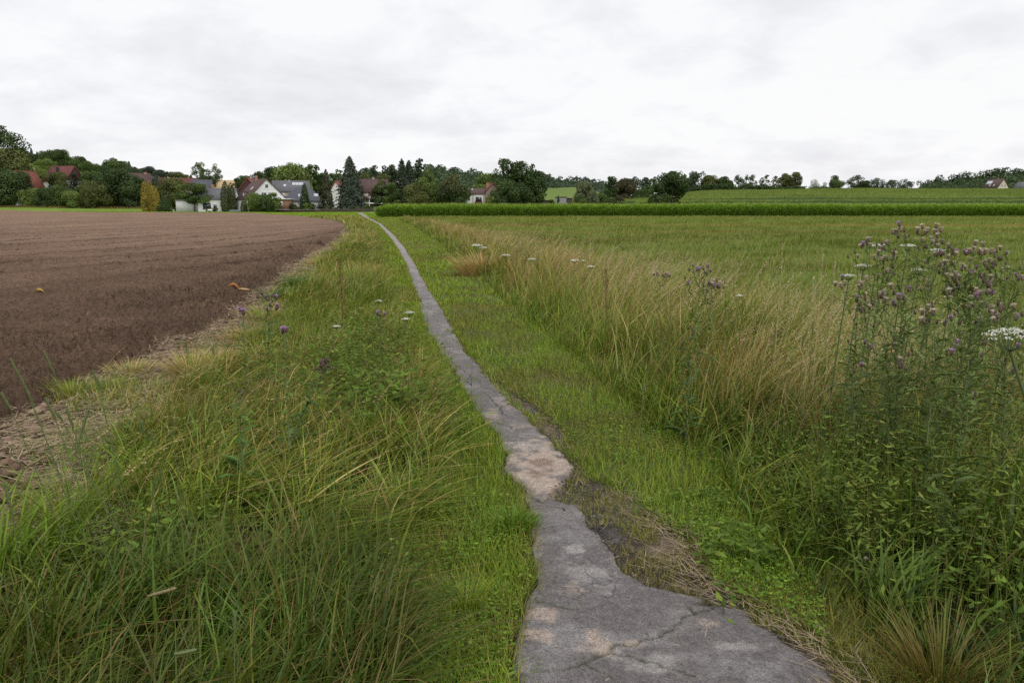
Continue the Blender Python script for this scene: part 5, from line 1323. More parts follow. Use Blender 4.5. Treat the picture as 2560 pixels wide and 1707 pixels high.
h = House('tiled_house', 351, 306, 8.4, 8.4, 5.5, 10.6, 40, M_white, M_rbrn, 'house with brown roof and one skylight above the yellow conifers', z0=3.6, gable=M_clad)
h.window('front', -1.5, 3.4, 1.1, 1.2); h.window('front', 1.3, 3.4, 1.6, 1.4, True); h.skylight(-1.2, .5); h.chimney(2.6, 0, .9, .4)
h = House('long_house', 450, 300, 12.5, 8, 6.0, 9.6, 22, M_white, M_rmar, 'long brownish red roof behind the garden cherry tree', z0=2.6)
h.window('front', -3, 3.2, 1.2, 1.2); h.window('front', 0, 3.2, 1.2, 1.2); h.window('front', 3, 3.2, 1.2, 1.2); h.chimney(3.5, 0, .6, .5)
h = House('slate_house', 508, 294, 6.6, 8, 5.3, 8.9, 21, M_greyr, M_rsla, 'dark slate roof below the poplars', z0=2.4)
h.window('front', -1.5, 3, 1.1, 1.2); h.window('front', 1.5, 3, 1.1, 1.2)
# houses on the right hill
h = House('hill_house', 2484, 470, 9.5, 9, 3.2, 8.0, -69, M_cream, M_rbrn, 'cream gabled house with dark roof on the crest at the right', z0=9.6, anchor=(0, 0))
h.window('right', -1.1, 3.6, .9, 1.3); h.window('right', 1.3, 3.6, .9, 1.3); h.skylight(-2.6, .55, 3.4, 2.4, nm='solar_panel'); h.skylight(-1.0, .2, .6, 1.3); h.skylight(1.6, .2, .6, 1.3); h.chimney(1.0, 0, .5, .6)
h = House('hill_house', 2557, 480, 8.5, 8, 3.0, 6.9, -66, M_cream, M_rgry, 'second cream house cut by the right end of the view', z0=9.4)
h.window('right', 0, 3, .9, 1.2); h.window('front', -1, 1.2, 1.1, 1.2)
for px_, dd_, l_ in ((268, 312, 'small white walled cottage showing through the dark trees at left'),):
    h = House('cottage', px_, dd_, 5, 5, 6.0, 8.2, 45, M_white, M_rmar, l_, z0=2.6); h.window('front', 0, 4.0, 1.0, 1.1)

# fences and walls before the village -----------------------------------
def fence(px0, px1, d, hgt, mat, label, step=2.0):
    x0, x1 = (px0 - 1280) / F * CT * d, (px1 - 1280) / F * CT * d
    r_ = thing('garden_fence', (x0, d, tz(x0, d) - .05), label, 'fence', 'fences before the village')
    L = x1 - x0; n = int(L / step) + 1
    for i in range(n + 1): box('post', mat, r_, i * L / n - .06, i * L / n + .06, -.06, .06, 0, hgt + .06)
    boxes('pickets', mat, r_, [(k_ * .14 + .02, k_ * .14 + .11, -.09, -.062, .08, hgt - .03 * (k_ % 2)) for k_ in range(int(L / .14))])
    boxes('rails', mat, r_, [(0, L, -.055, -.02, .3, .38), (0, L, -.055, -.02, hgt - .3, hgt - .22)])
fence(790, 932, 245.5, 1.0, M_wood, 'dark weathered picket fence below the blue spruce at the path end')
x0, x1 = (676 - 1280) / F * CT * 243, (790 - 1280) / F * CT * 243
r_ = thing('garden_wall', (x0, 242.5, 0), 'low dark garden wall from the brick annex to the parked car', 'wall')
box('wall', M_timber, r_, 0, x1 - x0, 0, .3, 0, .78); box('coping', M_conc, r_, -.05, x1 - x0 + .05, -.06, .36, .78, .86)
x0, x1 = (588 - 1280) / F * CT * 250, (621 - 1280) / F * CT * 250
r_ = thing('garden_fence', (x0, 245, 0), 'low blue grey panel fence before the porch', 'fence', 'fences before the village')
for i in range(4): box('panel', M_bluew, r_, i * (x1 - x0) / 4 + .05, (i + 1) * (x1 - x0) / 4 - .05, 0, .05, .05, .75)
for i in range(5): box('post', M_metal, r_, i * (x1 - x0) / 4 - .04, i * (x1 - x0) / 4 + .04, -.04, .09, 0, .85)
# white garden bench and pedestal
x0 = (533 - 1280) / F * CT * 249
r_ = thing('garden_bench', (x0, 246, 0), 'white garden bench on the lawn before the bungalow', 'bench')
box('seat', M_frame, r_, -.75, .75, -.25, .25, .42, .48); box('backrest', M_frame, r_, -.75, .75, .2, .26, .52, 1.0)
for sx in (-.7, .62):
    for sy in (-.24, .17): box('leg', M_frame, r_, sx, sx + .08, sy, sy + .07, 0, .42)
x0 = (440 - 1280) / F * CT * 250
r_ = thing('bird_bath', (x0, 248, 0), 'small white pedestal bird bath left of the cherry tree', 'bird bath')
v, q = tube([(0, 0, 0), (0, 0, .06), (0, 0, .12), (0, 0, .6), (0, 0, .68)], [.28, .26, .1, .09, .16], 12); link('pedestal', mesh_np('pedestal', v, Q=q, smooth=True), M_frame, r_)
v, q = tube([(0, 0, .68), (0, 0, .74), (0, 0, .85), (0, 0, .84), (0, 0, .76)], [.14, .34, .42, .38, .05], 14); link('bowl', mesh_np('bowl', v, Q=q, smooth=True), M_frame, r_)
# parked car ------------------------------------------------------------
def car(px, d, yaw, paint, label):
    x = (px - 1280) / F * CT * d; r_ = thing('parked_car', (x, d, tz(x, d)), label, 'car', 'cars parked in the village', math.radians(yaw))
    prof = [(-2.1, .35), (-2.12, .75), (-1.95, .95), (-1.0, 1.02), (1.75, 1.0), (2.08, .9), (2.12, .35)]
    body = prism('body', paint, r_, prof, -.85, .85)
    cab = prism('cabin', M_glass, r_, [(-1.25, 1.0), (-.45, 1.42), (1.45, 1.42), (1.95, 1.0)], -.72, .72)
    prism('roof_panel', paint, r_, [(-.5, 1.42), (-.4, 1.48), (1.4, 1.48), (1.55, 1.42)], -.74, .74)
    prism('bumper', M_metal, r_, [(-2.2, .35), (-2.2, .55), (-2.1, .6), (-2.1, .35)], -.8, .8)
    prism('bumper', M_metal, r_, [(2.1, .35), (2.1, .6), (2.2, .55), (2.2, .35)], -.8, .8)
    for sx in (-1, 1):
        box('tail_light', M_dred, r_, sx * .7 - .13, sx * .7 + .13, 2.08, 2.14, .72, .98)
        box('headlight', M_panel, r_, sx * .65 - .15, sx * .65 + .15, -2.15, -2.08, .68, .84)
        for sy in (-1.35, 1.3):
            v, q = tube([(sx * .9, sy, .32), (sx * .89, sy, .32), (sx * .70, sy, .32), (sx * .69, sy, .32)], [.2, .32, .32, .2], 18)
            wh = link('wheel', mesh_np('wheel', v, Q=q), M_timber, r_)
            v, q = tube([(sx * .895, sy, .32), (sx * .91, sy, .32), (sx * .912, sy, .32)], [.2, .17, .02], 14); link('rim', mesh_np('rim', v, Q=q), M_metal, wh)
M_carw = mat_plain('white_car_paint', (.78, .78, .8), .25, .5, 1, .02)
car(795, 252, 150, M_carw, 'white car parked at the fence end by the slim dark spruce')
car(1207, 256, 100, M_carw, 'white car roof showing above the maize by the two storey house')
# ================================================================ single flowering plants
M_stem = mat_leaf('herb_stem', .1, .04, .5)
def colmesh(name, parts, smooth=False):
    """parts: (V, Q, rgb)"""
    V, Q, C, n = [], [], [], 0
    for v, q, c in parts:
        v = np.asarray(v, float).reshape(-1, 3); V.append(v); Q.append(np.asarray(q).reshape(-1, 4) + n); C.append(np.tile(np.asarray(c, float), (len(v), 1)) if np.ndim(c) == 1 else c); n += len(v)
    return mesh_np(name, np.concatenate(V), Q=np.concatenate(Q), col=np.clip(np.concatenate(C), 0, 1), smooth=smooth)
def lobed_leaf(base, az, length, width, droop, c, lobes=5):
    n = lobes * 2 + 1; s = np.linspace(0, 1, n + 1)
    d = np.array([math.cos(az), math.sin(az), 0]); sd = np.array([-math.sin(az), math.cos(az), 0])
    el = .75 - droop * s * 1.6
    hx = np.concatenate([[0], np.cumsum(np.cos(el[:-1]) * length / n)]); hz = np.concatenate([[0], np.cumsum(np.sin(el[:-1]) * length / n)])
    wv = np.array([(1.0 if i % 2 else .28) for i in range(n + 1)]) * np.sin(np.pi * (.12 + .86 * s)) * width / 2
    L_p = base + d * hx[:, None] + np.array([0, 0, 1]) * hz[:, None]
    V = np.stack([L_p - sd * wv[:, None] + [0, 0, .15 * width], L_p, L_p + sd * wv[:, None] + [0, 0, .15 * width]], 1).reshape(-1, 3)
    Q = []
    for i in range(n):
        o = i * 3; Q += [[o, o + 1, o + 4, o + 3], [o + 1, o + 2, o + 5, o + 4]]
    return V, np.array(Q), c
def head_mesh(kind):
    parts = []
    inv = {'purple': (.13, .075, .080), 'fluff': (.19, .125, .09), 'bud': (.115, .078, .055)}[kind]
    v, q = tube([(0, 0, 0), (0, 0, .003), (0, 0, .008), (0, 0, .014), (0, 0, .018)], [.001, .0045, .0062, .0052, .0038], 8); parts.append((v, q, inv))
    n = 46
    a = RNG.random(n) * 6.283; t = RNG.random(n) * (.95 if kind != 'bud' else .3)
    if kind == 'purple': c = pick(n, [(.50, .30, .52), (.42, .24, .44)], [1, 1]); L = .013
    elif kind == 'fluff': c = pick(n, [(.66, .58, .49), (.50, .40, .32)], [2, 1]); L = .014
    else: c = pick(n, [(.22, .12, .16)], [1]); L = .006
    V, Q, C, _ = blades(np.stack([np.cos(a) * .002, np.sin(a) * .002, 0 * a + .015], -1), L, .0024, a, t, .35 + 0 * a, c, c * 1.1, 2, .2)
    parts.append((V, Q, C))
    return colmesh('flower_head', parts)
HEADS = {k_: head_mesh(k_) for k_ in ('purple', 'fluff', 'bud')}
def thistle(fx_, fy_, d, label, nheads=20, spread=.16, mix_=(.14, .5, .36), leaves=24, hs=1.0, lean=(0, 0), seed=0, low=.45, leafc=(.15, .21, .06), leafl=.13, stems=1):
    global RNG
    if max(mix_) == mix_[0] and nheads > 12: mix_ = (.25, .35, .4)
    kr = RNG; RNG = np.random.default_rng(seed + int(fx_))
    if lean == (0, 0) and leaves > 40: lean = (RNG.normal() * .13, RNG.normal() * .12)
    tx, _, tz_ = (float(v) for v in W(fx_ * K, fy_ * K, d)); bx, by = tx - lean[0], d - lean[1]
    r_ = thing('thistle', (bx, by, 0), label, 'thistle', 'thistles on the verges')
    H = tz_; top = np.array([lean[0], lean[1], H])
    def sp(t): return np.array([lean[0] * t ** 1.5, lean[1] * t ** 1.5, H * t])
    segs = [tube([sp(t) for t in np.linspace(0, .93, 8)], np.linspace(.0048, .0018, 8), 6)]
    heads = []; brs = []
    bushy = leaves == 44
    nb = max(3, nheads // 3) if not bushy else 26
    for i in range(nb):
        t0 = low + (.93 - low) * (i / nb) ** .8; p0 = sp(t0); a = i * 2.4 + RNG.random() * .8
        ex = spread * (.35 + .75 * RNG.random()) * (1.15 - .4 * (t0 - low)) * (1.25 if bushy else 1); zt = H * (t0 + (1 - t0) * (.55 + .5 * RNG.random()))
        zt = (p0[2] + H * (.16 + .2 * RNG.random()) if bushy and t0 < .6 else min(zt, H * 1.0)) if i < nb - 2 else H * (.985 + .01 * RNG.random())
        p1 = p0 + [math.cos(a) * ex * .7, math.sin(a) * ex * .7, (zt - p0[2]) * .5]; p2 = np.array([p0[0] + math.cos(a) * ex, p0[1] + math.sin(a) * ex, zt])
        segs.append(tube([p0, p1, p2], [.0022, .0016, .0011], 5)); brs.append((p0, p1, p2, a))
        m_ = int(math.ceil(nheads / nb)) if not bushy else (0 if t0 < .5 or RNG.random() < .35 else max(2, int(round(nheads / 9))))
        for j in range(m_):
            q_ = RNG.random() * 6.28; p3 = p2 + [math.cos(q_) * .022 * (j > 0) * (1 + RNG.random()), math.sin(q_) * .022 * (j > 0) * (1 + RNG.random()), (-.012 if j else .02) - .02 * RNG.random()]
            segs.append(tube([p2 - [0, 0, .03], (p2 + p3) / 2 - [0, 0, .008], p3], [.0011, .001, .0009], 4)); heads.append((p3, q_))
    v, q = join(segs)
    link('stem', colmesh('stem', [(v, q, (.17, .20, .08))], True), M_stem, r_)
    lp = []
    for i in range(leaves):
        t0 = .06 + .84 * i / leaves; a = RNG.random() * 6.28; ll = leafl * (1.1 - .65 * t0) * (.45 + .9 * RNG.random())
        lp.append(lobed_leaf(sp(t0), a, ll, ll * .36, .5 + .5 * RNG.random(), np.array(leafc) * (.7 + .6 * RNG.random())))
    for p0, p1, p2, a in (brs if nheads > 2 else []):
        for f_ in (.15, .3, .45, .6, .75, .88):
            pp = p0 * (1 - f_) ** 2 + 2 * p1 * f_ * (1 - f_) + p2 * f_ ** 2
            lp.append(lobed_leaf(pp, a + RNG.normal() * 1.4, leafl * (.3 + .5 * RNG.random()), leafl * .14, .2 + .6 * RNG.random(), np.array(leafc) * (.8 + .6 * RNG.random()), 3))
    link('leaves', colmesh('leaves', lp), M_leaf, r_)
    for p3, q_ in heads:
        k_ = RNG.choice(3, p=np.array(mix_) / sum(mix_)); me = HEADS[('purple', 'fluff', 'bud')[k_]]
        o = link('flower_head', me, M_stem, r_); o.location = p3; o.rotation_euler = ((RNG.random() - .5) * .7, (RNG.random() - .5) * .7, q_)
        s_ = hs * (.85 + .4 * RNG.random()); o.scale = (s_, s_, s_)
    RNG = kr
big = dict(leaves=44, leafl=.12, low=.12)
thistle(2098, 527, 4.4, 'tallest thistle of the thick stand, its crown of purple brown heads highest', 48, .17, hs=1.15, seed=1, **big)
thistle(2040, 560, 4.3, 'thistle just left of the tallest one beside the white umbel', 26, .13, hs=1.1, seed=2, **big)
thistle(2135, 555, 4.7, 'thistle close behind the right side of the tallest one', 26, .14, hs=1.1, seed=3, **big)
thistle(2192, 570, 4.3, 'thistle with mostly pale fluffy seed heads in the second highest crown', 34, .13, (.1, .75, .15), hs=1.2, seed=4, **big)
thistle(2225, 625, 4.2, 'thistle with brown heads hanging right below the pale fluffy crown', 26, .12, (.15, .6, .25), hs=1.15, seed=5, **big)
thistle(2335, 580, 4.4, 'highest thistle at the right end of the view', 28, .14, (.22, .45, .33), hs=1.1, seed=6, **big)
thistle(2290, 590, 4.7, 'thistle left of the one at the right end of the view', 18, .12, (.22, .45, .33), hs=1.05, seed=7, **big)
thistle(1975, 645, 4.2, 'small thistle with one flat cluster of brown and white heads left of the stand', 10, .08, (.1, .6, .3), 34, hs=1.2, seed=8, low=.7)
thistle(2085, 685, 3.7, 'lower thistle with a wide row of heads in front of the tallest one', 26, .16, (.15, .5, .35), hs=1.1, seed=9, **big)
thistle(2275, 670, 3.7, 'lower thistle with pale fluffy heads in front of the right stand', 22, .14, (.1, .7, .2), hs=1.25, seed=10, **big)
thistle(2310, 715, 3.5, 'lowest thistle at the right end with purple tipped heads', 14, .10, (.4, .4, .2), hs=1.1, seed=11, **big)
thistle(2160, 720, 3.6, 'bushy low thistle without many flowers in the middle of the thick stand', 8, .12, (.4, .2, .4), 70, seed=12, low=.5, leafl=.16)
thistle(2030, 760, 3.9, 'leafy thistle at the left foot of the thick stand', 6, .10, (.3, .2, .5), 70, seed=13, low=.5, leafl=.16)
thistle(2230, 790, 3.3, 'dark leafy thistle low in front of the thick stand', 6, .10, (.5, .1, .4), 70, seed=14, low=.5, leafl=.16)
thistle(1948, 780, 4.2, 'narrow leafy thistle left of the thick stand among dry grass', 5, .08, (.3, .3, .4), 50, seed=15, low=.6)
thistle(1608, 614, 6.0, 'slim thistle with dark bud cluster alone in the tall dry grass', 18, .09, (.45, .0, .55), 40, hs=1.3, seed=16, low=.72)
thistle(1634, 650, 6.1, 'slim thistle with bright purple flowers beside the dark budded one', 14, .08, (.95, .0, .05), 26, hs=1.35, seed=17, low=.78)
thistle(1517, 630, 9.5, 'far thistle with whitish seed heads at the meadow edge', 10, .10, (.1, .6, .3), 20, hs=1.5, seed=18, low=.75)
thistle(612, 680, 6.2, 'thistle with three purple flowers at the field edge', 9, .07, (.55, 0, .45), 34, hs=1.7, seed=19, low=.6, leafc=(.10, .16, .05))
thistle(557, 720, 6.0, 'single flowered thistle at the field edge left of the triple one', 2, .02, (1, 0, 0), 22, hs=1.9, seed=20, low=.85, leafc=(.10, .16, .05))
thistle(652, 768, 4.2, 'tall dark stemmed thistle with one mauve flower before the field corner', 2, .015, (1, 0, 0), 16, hs=1.4, seed=21, low=.9)
thistle(872, 728, 6.5, 'thistle with two mauve flowers near the path grass', 3, .04, (1, 0, 0), 26, hs=1.6, seed=22, low=.8)
thistle(548, 905, 4.0, 'fresh green thistle shoot in the straw at the field edge', 1, .02, (0, 0, 1), 30, seed=23, low=.9, leafc=(.11, .20, .045), leafl=.17)
thistle(760, 835, 4.6, 'bushy green thistle shoot in the middle of the left verge', 2, .02, (0, 0, 1), 44, seed=24, low=.9, leafc=(.10, .16, .045), leafl=.16)
thistle(1585, 760, 5.2, 'thistle shoot with only leaves below the slim budded thistle', 1, .02, (0, 0, 1), 40, seed=25, low=.9, leafc=(.09, .15, .045), leafl=.15)

def umbel(fx_, fy_, d, R, label, rays=18, H=None, lean=(.10, .05), dome=.25, big_=False, stemw=.003):
    tx, _, tz_ = (float(v) for v in W(fx_ * K, fy_ * K, d)); r_ = thing('wild_carrot', (tx - lean[0], d - lean[1], 0), label, 'wild carrot', 'white umbel flowers')
    top = np.array([lean[0], lean[1], tz_]); nd = top - [0, 0, R * .9]
    segs = [tube([(lean[0] * t ** 1.6, lean[1] * t ** 1.6, nd[2] * t) for t in np.linspace(0, 1, 6)], np.linspace(stemw * 1.6, stemw, 6), 6)]
    bag = Bag()
    for i in range(rays):
        f_ = math.sqrt((i + .5) / rays); a = i * 2.39996
        e = np.array([top[0] + math.cos(a) * f_ * R, top[1] + math.sin(a) * f_ * R, top[2] - R * dome * f_ * f_])
        segs.append(tube([nd, (nd + e) / 2 + [math.cos(a) * R * .12, math.sin(a) * R * .12, -.1 * R], e - [0, 0, .003]], [.0014, .001, .0008], 4))
        ur = R / math.sqrt(rays) * (.95 if not big_ else .85); n = 26 if d < 5 else 12
        dr = RNG.normal(size=(n, 3)); dr[:, 2] = np.abs(dr[:, 2]); dr /= np.linalg.norm(dr, axis=1)[:, None]
        ls = max(ur * .42, 1.0 * d / 796)
        v, q, c2 = cards(e + dr * ur * np.array([1, 1, .55]), ls, dr + [0, 0, .8], pick(n, [(.72, .72, .66), (.62, .64, .52), (.80, .80, .76)], [2, 1, 2], .06), 1.1)
        bag.add(v, q, c2)
    v, q = join(segs); link('stem', colmesh('stem', [(v, q, (.12, .16, .06))], True), M_stem, r_)
    bag.out('flower_umbel', M_leaf, r_)
    lf = [lobed_leaf(np.array([0, 0, .1 + .12 * k_ * tz_]), k_ * 2.1, .14, .05, .7, (.09, .14, .04)) for k_ in range(4)]
    link('leaves', colmesh('leaves', lf), M_leaf, r_)
umbel(2325, 757, 2.75, .085, 'large close white umbel on a thick stem at the right end', 26, lean=(-.34, -.05), dome=.35, big_=True, stemw=.0055)
umbel(2020, 562, 4.6, .042, 'white umbel at the left shoulder of the tallest thistle')
umbel(2085, 562, 4.55, .040, 'white umbel half hidden inside the tallest thistle crown')
umbel(2154, 572, 4.6, .040, 'white umbel between the two highest thistle crowns')
umbel(1983, 608, 4.5, .040, 'white umbel leaning left of the thistle stand, upper one')
umbel(1950, 631, 4.6, .038, 'white umbel left of the thistle stand, lower one')
umbel(2110, 618, 4.5, .042, 'loose white umbel in front of the tallest thistle')
umbel(2188, 655, 4.3, .040, 'loose white umbel low in the thistle stand')
umbel(1320, 597, 12.5, .06, 'lone white umbel at the near meadow edge by the tall dry grass')
umbel(1358, 611, 11.5, .045, 'small white umbel right of the lone meadow edge one')
umbel(1096, 562, 23, .16, 'white umbel tuft at the pale straw clump')
umbel(1112, 568, 23, .14, 'second white umbel tuft right of the one at the straw clump')
umbel(1162, 585, 18, .09, 'white umbel in the short grass right of the straw clump')
umbel(1222, 594, 15, .07, 'white umbel in the middle of the tall verge')
umbel(1700, 678, 7.5, .03, 'tiny white umbel deep in the dry grass')
umbel(940, 716, 8.4, .05, 'white umbel pair beside the left mown strip, upper one')
umbel(932, 731, 8.2, .04, 'white umbel pair beside the left mown strip, lower one')
umbel(773, 748, 6.6, .03, 'small white flower cluster in the left verge')
umbel(870, 690, 9.5, .04, 'white umbel at the inner side of the left verge')
umbel(1340, 598, 14, .035, 'tiny far umbel right behind the lone meadow edge one')

def dock(fx_, fy_, d, H, label, c=(.15, .05, .028)):
    tx, _, tz_ = (float(v) for v in W(fx_ * K, fy_ * K, d)); r_ = thing('dock_plant', (tx, d, 0), label, 'dock', 'rusty dock stalks')
    n = 150; t = .45 + .55 * RNG.random(n); a = RNG.random(n) * 6.28
    segs = [tube([(0, 0, 0), (.01, 0, tz_ * .5), (0, 0, tz_)], [.004, .003, .0015], 6)]
    for k_ in range(5):
        q_ = k_ * 2.4; z_ = tz_ * (.5 + .08 * k_); segs.append(tube([(0, 0, z_), (math.cos(q_) * .04, math.sin(q_) * .04, z_ + .08), (math.cos(q_) * .05, math.sin(q_) * .05, z_ + .2)], [.002, .0015, .001], 4))
    v, q = join(segs); link('stem', colmesh('stem', [(v, q, (.12, .05, .03))]), M_stem, r_)
    rr = .012 + .05 * RNG.random(n) * (1 - t) * 2
    v, q, c2 = cards(np.stack([np.cos(a) * rr, np.sin(a) * rr, tz_ * t], -1), max(.014, 1.2 * d / 796), RNG.normal(size=(n, 3)), pick(n, [c, tuple(1.6 * np.array(c))], [2, 1]))
    b_ = Bag(); b_.add(v, q, c2); b_.out('seed_clusters', M_leaf, r_)
dock(1392, 617, 8.2, .9, 'rusty red dock stalk in the tall grass right of the path')
dock(780, 598, 9.0, .9, 'rusty dock stalk rising from the left verge')

def timothy(fx_, fy_, d, label, L=.075, tilt=.1, c=(.14, .19, .075), az=0.0, Hb=None):
    tx, _, tz_ = (float(v) for v in W(fx_ * K, fy_ * K, d)); tz_ = max(tz_, .12)
    r_ = thing('timothy_grass', (tx, d, 0), label, 'timothy grass', 'timothy grass heads')
    dx, dy = math.cos(az), math.sin(az)
    off_ = math.sin(tilt) * tz_ * .9
    base = np.array([-dx * off_, -dy * off_, -.02])
    ax = np.array([math.sin(tilt) * dx, math.sin(tilt) * dy, -math.cos(tilt)])     # axis pointing down from the tip
    tip = np.array([0, 0, tz_]); p1 = tip + np.array([-math.sin(tilt) * dx, -math.sin(tilt) * dy, -math.cos(tilt)]) * L
    mid = (p1 + base) / 2 + [dx * off_ * .1, dy * off_ * .1, .02]
    v, q = tube([base, mid, p1], [.0022, .0018, .0014], 5); link('stem', colmesh('stem', [(v, q, (.12, .17, .05))]), M_stem, r_)
    m = 9; ts = np.linspace(0, 1, m); pts = [p1 + (tip - p1) * t for t in ts]
    v, q = tube(pts, [.0042 * (math.sin(math.pi * (.08 + .86 * t)) ** .35) for t in ts], 8)
    b_ = Bag(); b_.add(v, q, np.tile(c, (len(v), 1)))
    n = 120; t = RNG.random(n); a = RNG.random(n) * 6.28; P0 = p1 + (tip - p1) * t[:, None]
    v, q, c2 = leafs(P0 + np.stack([np.cos(a), np.sin(a), 0 * a], -1) * .0035, .005, a, np.full(n, .7), 0 * a, np.array(c)[None] * (.7 + .8 * RNG.random((n, 1))), .4, 0)
    b_.add(v, q, c2); b_.out('seed_head', M_leaf, r_)
TM = [(22,822,2.9,.10,.35,3.6,'at the left end, leaning, tallest of the pair over the soil'),(48,868,2.8,.09,.3,3.6,'below the leaning tallest pair at the left end'),(100,805,3.1,.09,.3,3.6,'standing clear against the bare soil'),
(2,900,2.6,.07,.35,3.6,'cut by the left edge of the view'),(213,850,3.3,.055,.2,3.4,'short headed, above the straw by the soil edge'),(224,868,3.4,.045,.15,3.2,'shortest, tucked beside the short headed one'),(192,872,3.2,.06,.25,3.4,'left of the two short headed ones'),
(105,915,2.7,.08,.3,3.5,'in the brown straw left of the tall bent blade'),(128,945,2.7,.04,.5,3.4,'small and bent, beside the straw one'),(168,918,2.9,.05,.3,3.4,'in front of the small clods'),
(205,935,2.6,.10,-.35,3.6,'long one leaning to the right by the soil'),(152,935,2.65,.08,.2,3.5,'between the bent small one and the long leaning one'),(325,965,3.0,.05,.1,3.3,'upright in the middle of the straw patch'),(392,988,3.0,.04,.1,3.2,'upright right of the straw patch'),
(345,990,2.8,.06,.2,3.4,'lower one of the straw patch pair'),(538,875,3.9,.05,.05,3.2,'thin one before the dry grass tuft'),(488,795,4.6,.05,.05,3,'dark one standing behind the dry grass tuft'),(427,780,4.8,.05,0,3,'left dark one against the field soil'),
(105,1048,2.2,.06,1.1,0.4,'bent over with pale head at the left'),(12,1110,2.0,.08,.1,3,'dark upright at the left below the bent one'),(405,1350,1.9,.07,1.35,.2,'lying flat, long pale head in the dark grass'),(452,1492,1.75,.05,1.45,.2,'lying flat near the bottom of the view'),
(540,1405,1.9,.05,.1,1,'upright in the dark grass by the flat lying one'),(1480,880,4.0,.05,.2,1,'in the right verge by the mown strip'),(1735,690,5.6,.07,.05,1,'dark, upright in the dry grass right of the thistle pair'),(1782,735,5.4,.08,.1,1,'long dark one in the dry grass'),
(1700,760,5.2,.07,.08,1,'dark one between dry grass wisps'),(1845,770,4.8,.07,.05,1,'dark one left of the narrow leafy thistle'),(1868,745,4.9,.07,.1,1,'dark one above the narrow leafy thistle'),(1668,800,4.8,.07,.05,1,'dark one low in the dry grass')]
for a_, b_, d_, L_h, t_, z_, l_ in TM:
    timothy(a_, b_, d_, 'timothy grass head ' + l_, L_h, t_, (.30, .24, .12) if 'pale' in l_ else (.17, .205, .08), z_)

# tall straight straw stalks at the meadow edge
def stalk(fx_, fy_, d, label, c=(.55, .45, .29)):
    tx, _, tz_ = (float(v) for v in W(fx_ * K, fy_ * K, d)); r_ = thing('dry_grass_stalk', (tx, d, 0), label, 'grass stalk', 'single dry stalks')
    v, q = tube([(0, 0, 0), (.01, 0, tz_ * .5), (.02, 0, tz_ * .85)], [.0022, .0018, .0014], 5); link('stem', colmesh('stem', [(v, q, c)]), M_stem, r_)
    n = 40; t = RNG.random(n); a = RNG.random(n) * 6.28
    v, q, c2 = leafs(np.stack([.02 + 0 * t, 0 * t, tz_ * (.84 + .16 * t)], -1), .022, a, np.full(n, 1.25), 0 * a, np.tile(c, (n, 1)) * (.8 + .4 * RNG.random((n, 1))), .25, 0)
    b_ = Bag(); b_.add(v, q, c2); b_.out('seed_head', M_straw, r_)
stalk(1792, 562, 6.0, 'tallest upright straw stalk against the meadow')
stalk(1884, 575, 5.4, 'upright straw stalk left of the forked one')
stalk(1912, 590, 5.2, 'forked straw stalk left of the two white umbels')
stalk(1862, 638, 5.0, 'shorter straw stalk in the gap of the dry grass')

# clover blossoms
def clover(fx_, fy_, label):
    x0, y0 = gpt(fx_, fy_); r_ = thing('clover_flower', (x0, y0, 0), label, 'clover flower', 'white clover flowers')
    v, q = tube([(0, 0, 0), (.003, 0, .06), (0, 0, .12)], [.0012, .001, .001], 4); link('stem', colmesh('stem', [(v, q, (.12, .18, .05))]), M_stem, r_)
    n = 60; dr = RNG.normal(size=(n, 3)); dr[:, 2] = np.abs(dr[:, 2]) * 1.2 - .25; dr /= np.linalg.norm(dr, axis=1)[:, None]
    v, q, c2 = cards(np.array([0, 0, .125]) + dr * .009, .006, dr, pick(n, [(.62, .60, .48), (.5, .42, .30)], [3, 1], .1)); b_ = Bag(); b_.add(v, q, c2); b_.out('blossom', M_leaf, r_)
for a_, b_, l_ in ((902,1275,'largest white clover blossom left of the path'),(745,1375,'clover blossom in the dark grass by the bright tuft'),(662,1480,'clover blossom near the bottom in long grass'),(1962,1238,'clover blossom in the right verge by the shiny blades'),
                   (1975,1195,'small clover blossom above the right verge one'),(930,1105,'clover blossom by the flattened grass'),(1985,1300,'lower clover blossom of the right verge')):
    clover(a_, b_ + 45, l_)
# yellow flower, husk in the field
x0, y0 = gpt(1750, 905)
r_ = thing('yellow_flower', (x0, y0, 0), 'single yellow flower low in the right verge', 'flower')
v, q = tube([(0, 0, 0), (.01, 0, .08), (0, 0, .16)], [.0015, .0012, .001], 4); link('stem', colmesh('stem', [(v, q, (.12, .18, .05))]), M_stem, r_)
a = np.arange(12) * .5236; v, q, c2 = leafs(np.stack([0 * a, 0 * a, .16 + 0 * a], -1), .016, a, np.full(12, .25), 0 * a, np.tile((.75, .50, .02), (12, 1)), .5, .1)
b_ = Bag(); b_.add(v, q, c2); b_.out('petals', M_leaf, r_)
x0, y0 = gpt(548, 681)
r_ = thing('maize_husk', (x0, y0, .085), 'orange brown curled maize husk lying on the ploughed field', 'husk')
def ribbon(pts, w, c):
    pts = np.array(pts, float); n = len(pts); V = []
    for i, p in enumerate(pts):
        k_ = w * math.sin(math.pi * (.1 + .8 * i / (n - 1)))
        V += [p + [0, -k_, .0], p + [0, 0, k_ * .7], p + [0, k_, .0]]
    Q = []
    for i in range(n - 1):
        o = i * 3; Q += [[o, o + 1, o + 4, o + 3], [o + 1, o + 2, o + 5, o + 4]]
    return np.array(V), np.array(Q), c
me = colmesh('husk_leaf', [ribbon([(-.22, 0, .03), (-.17, 0, .10), (-.09, .01, .14), (-.02, .01, .11), (.02, 0, .05)], .045, (.42, .17, .04)), ribbon([(-.10, .05, .03), (-.03, .05, .08), (.04, .05, .05)], .03, (.30, .12, .03))]); link('husk_leaf', me, M_leaf, r_)
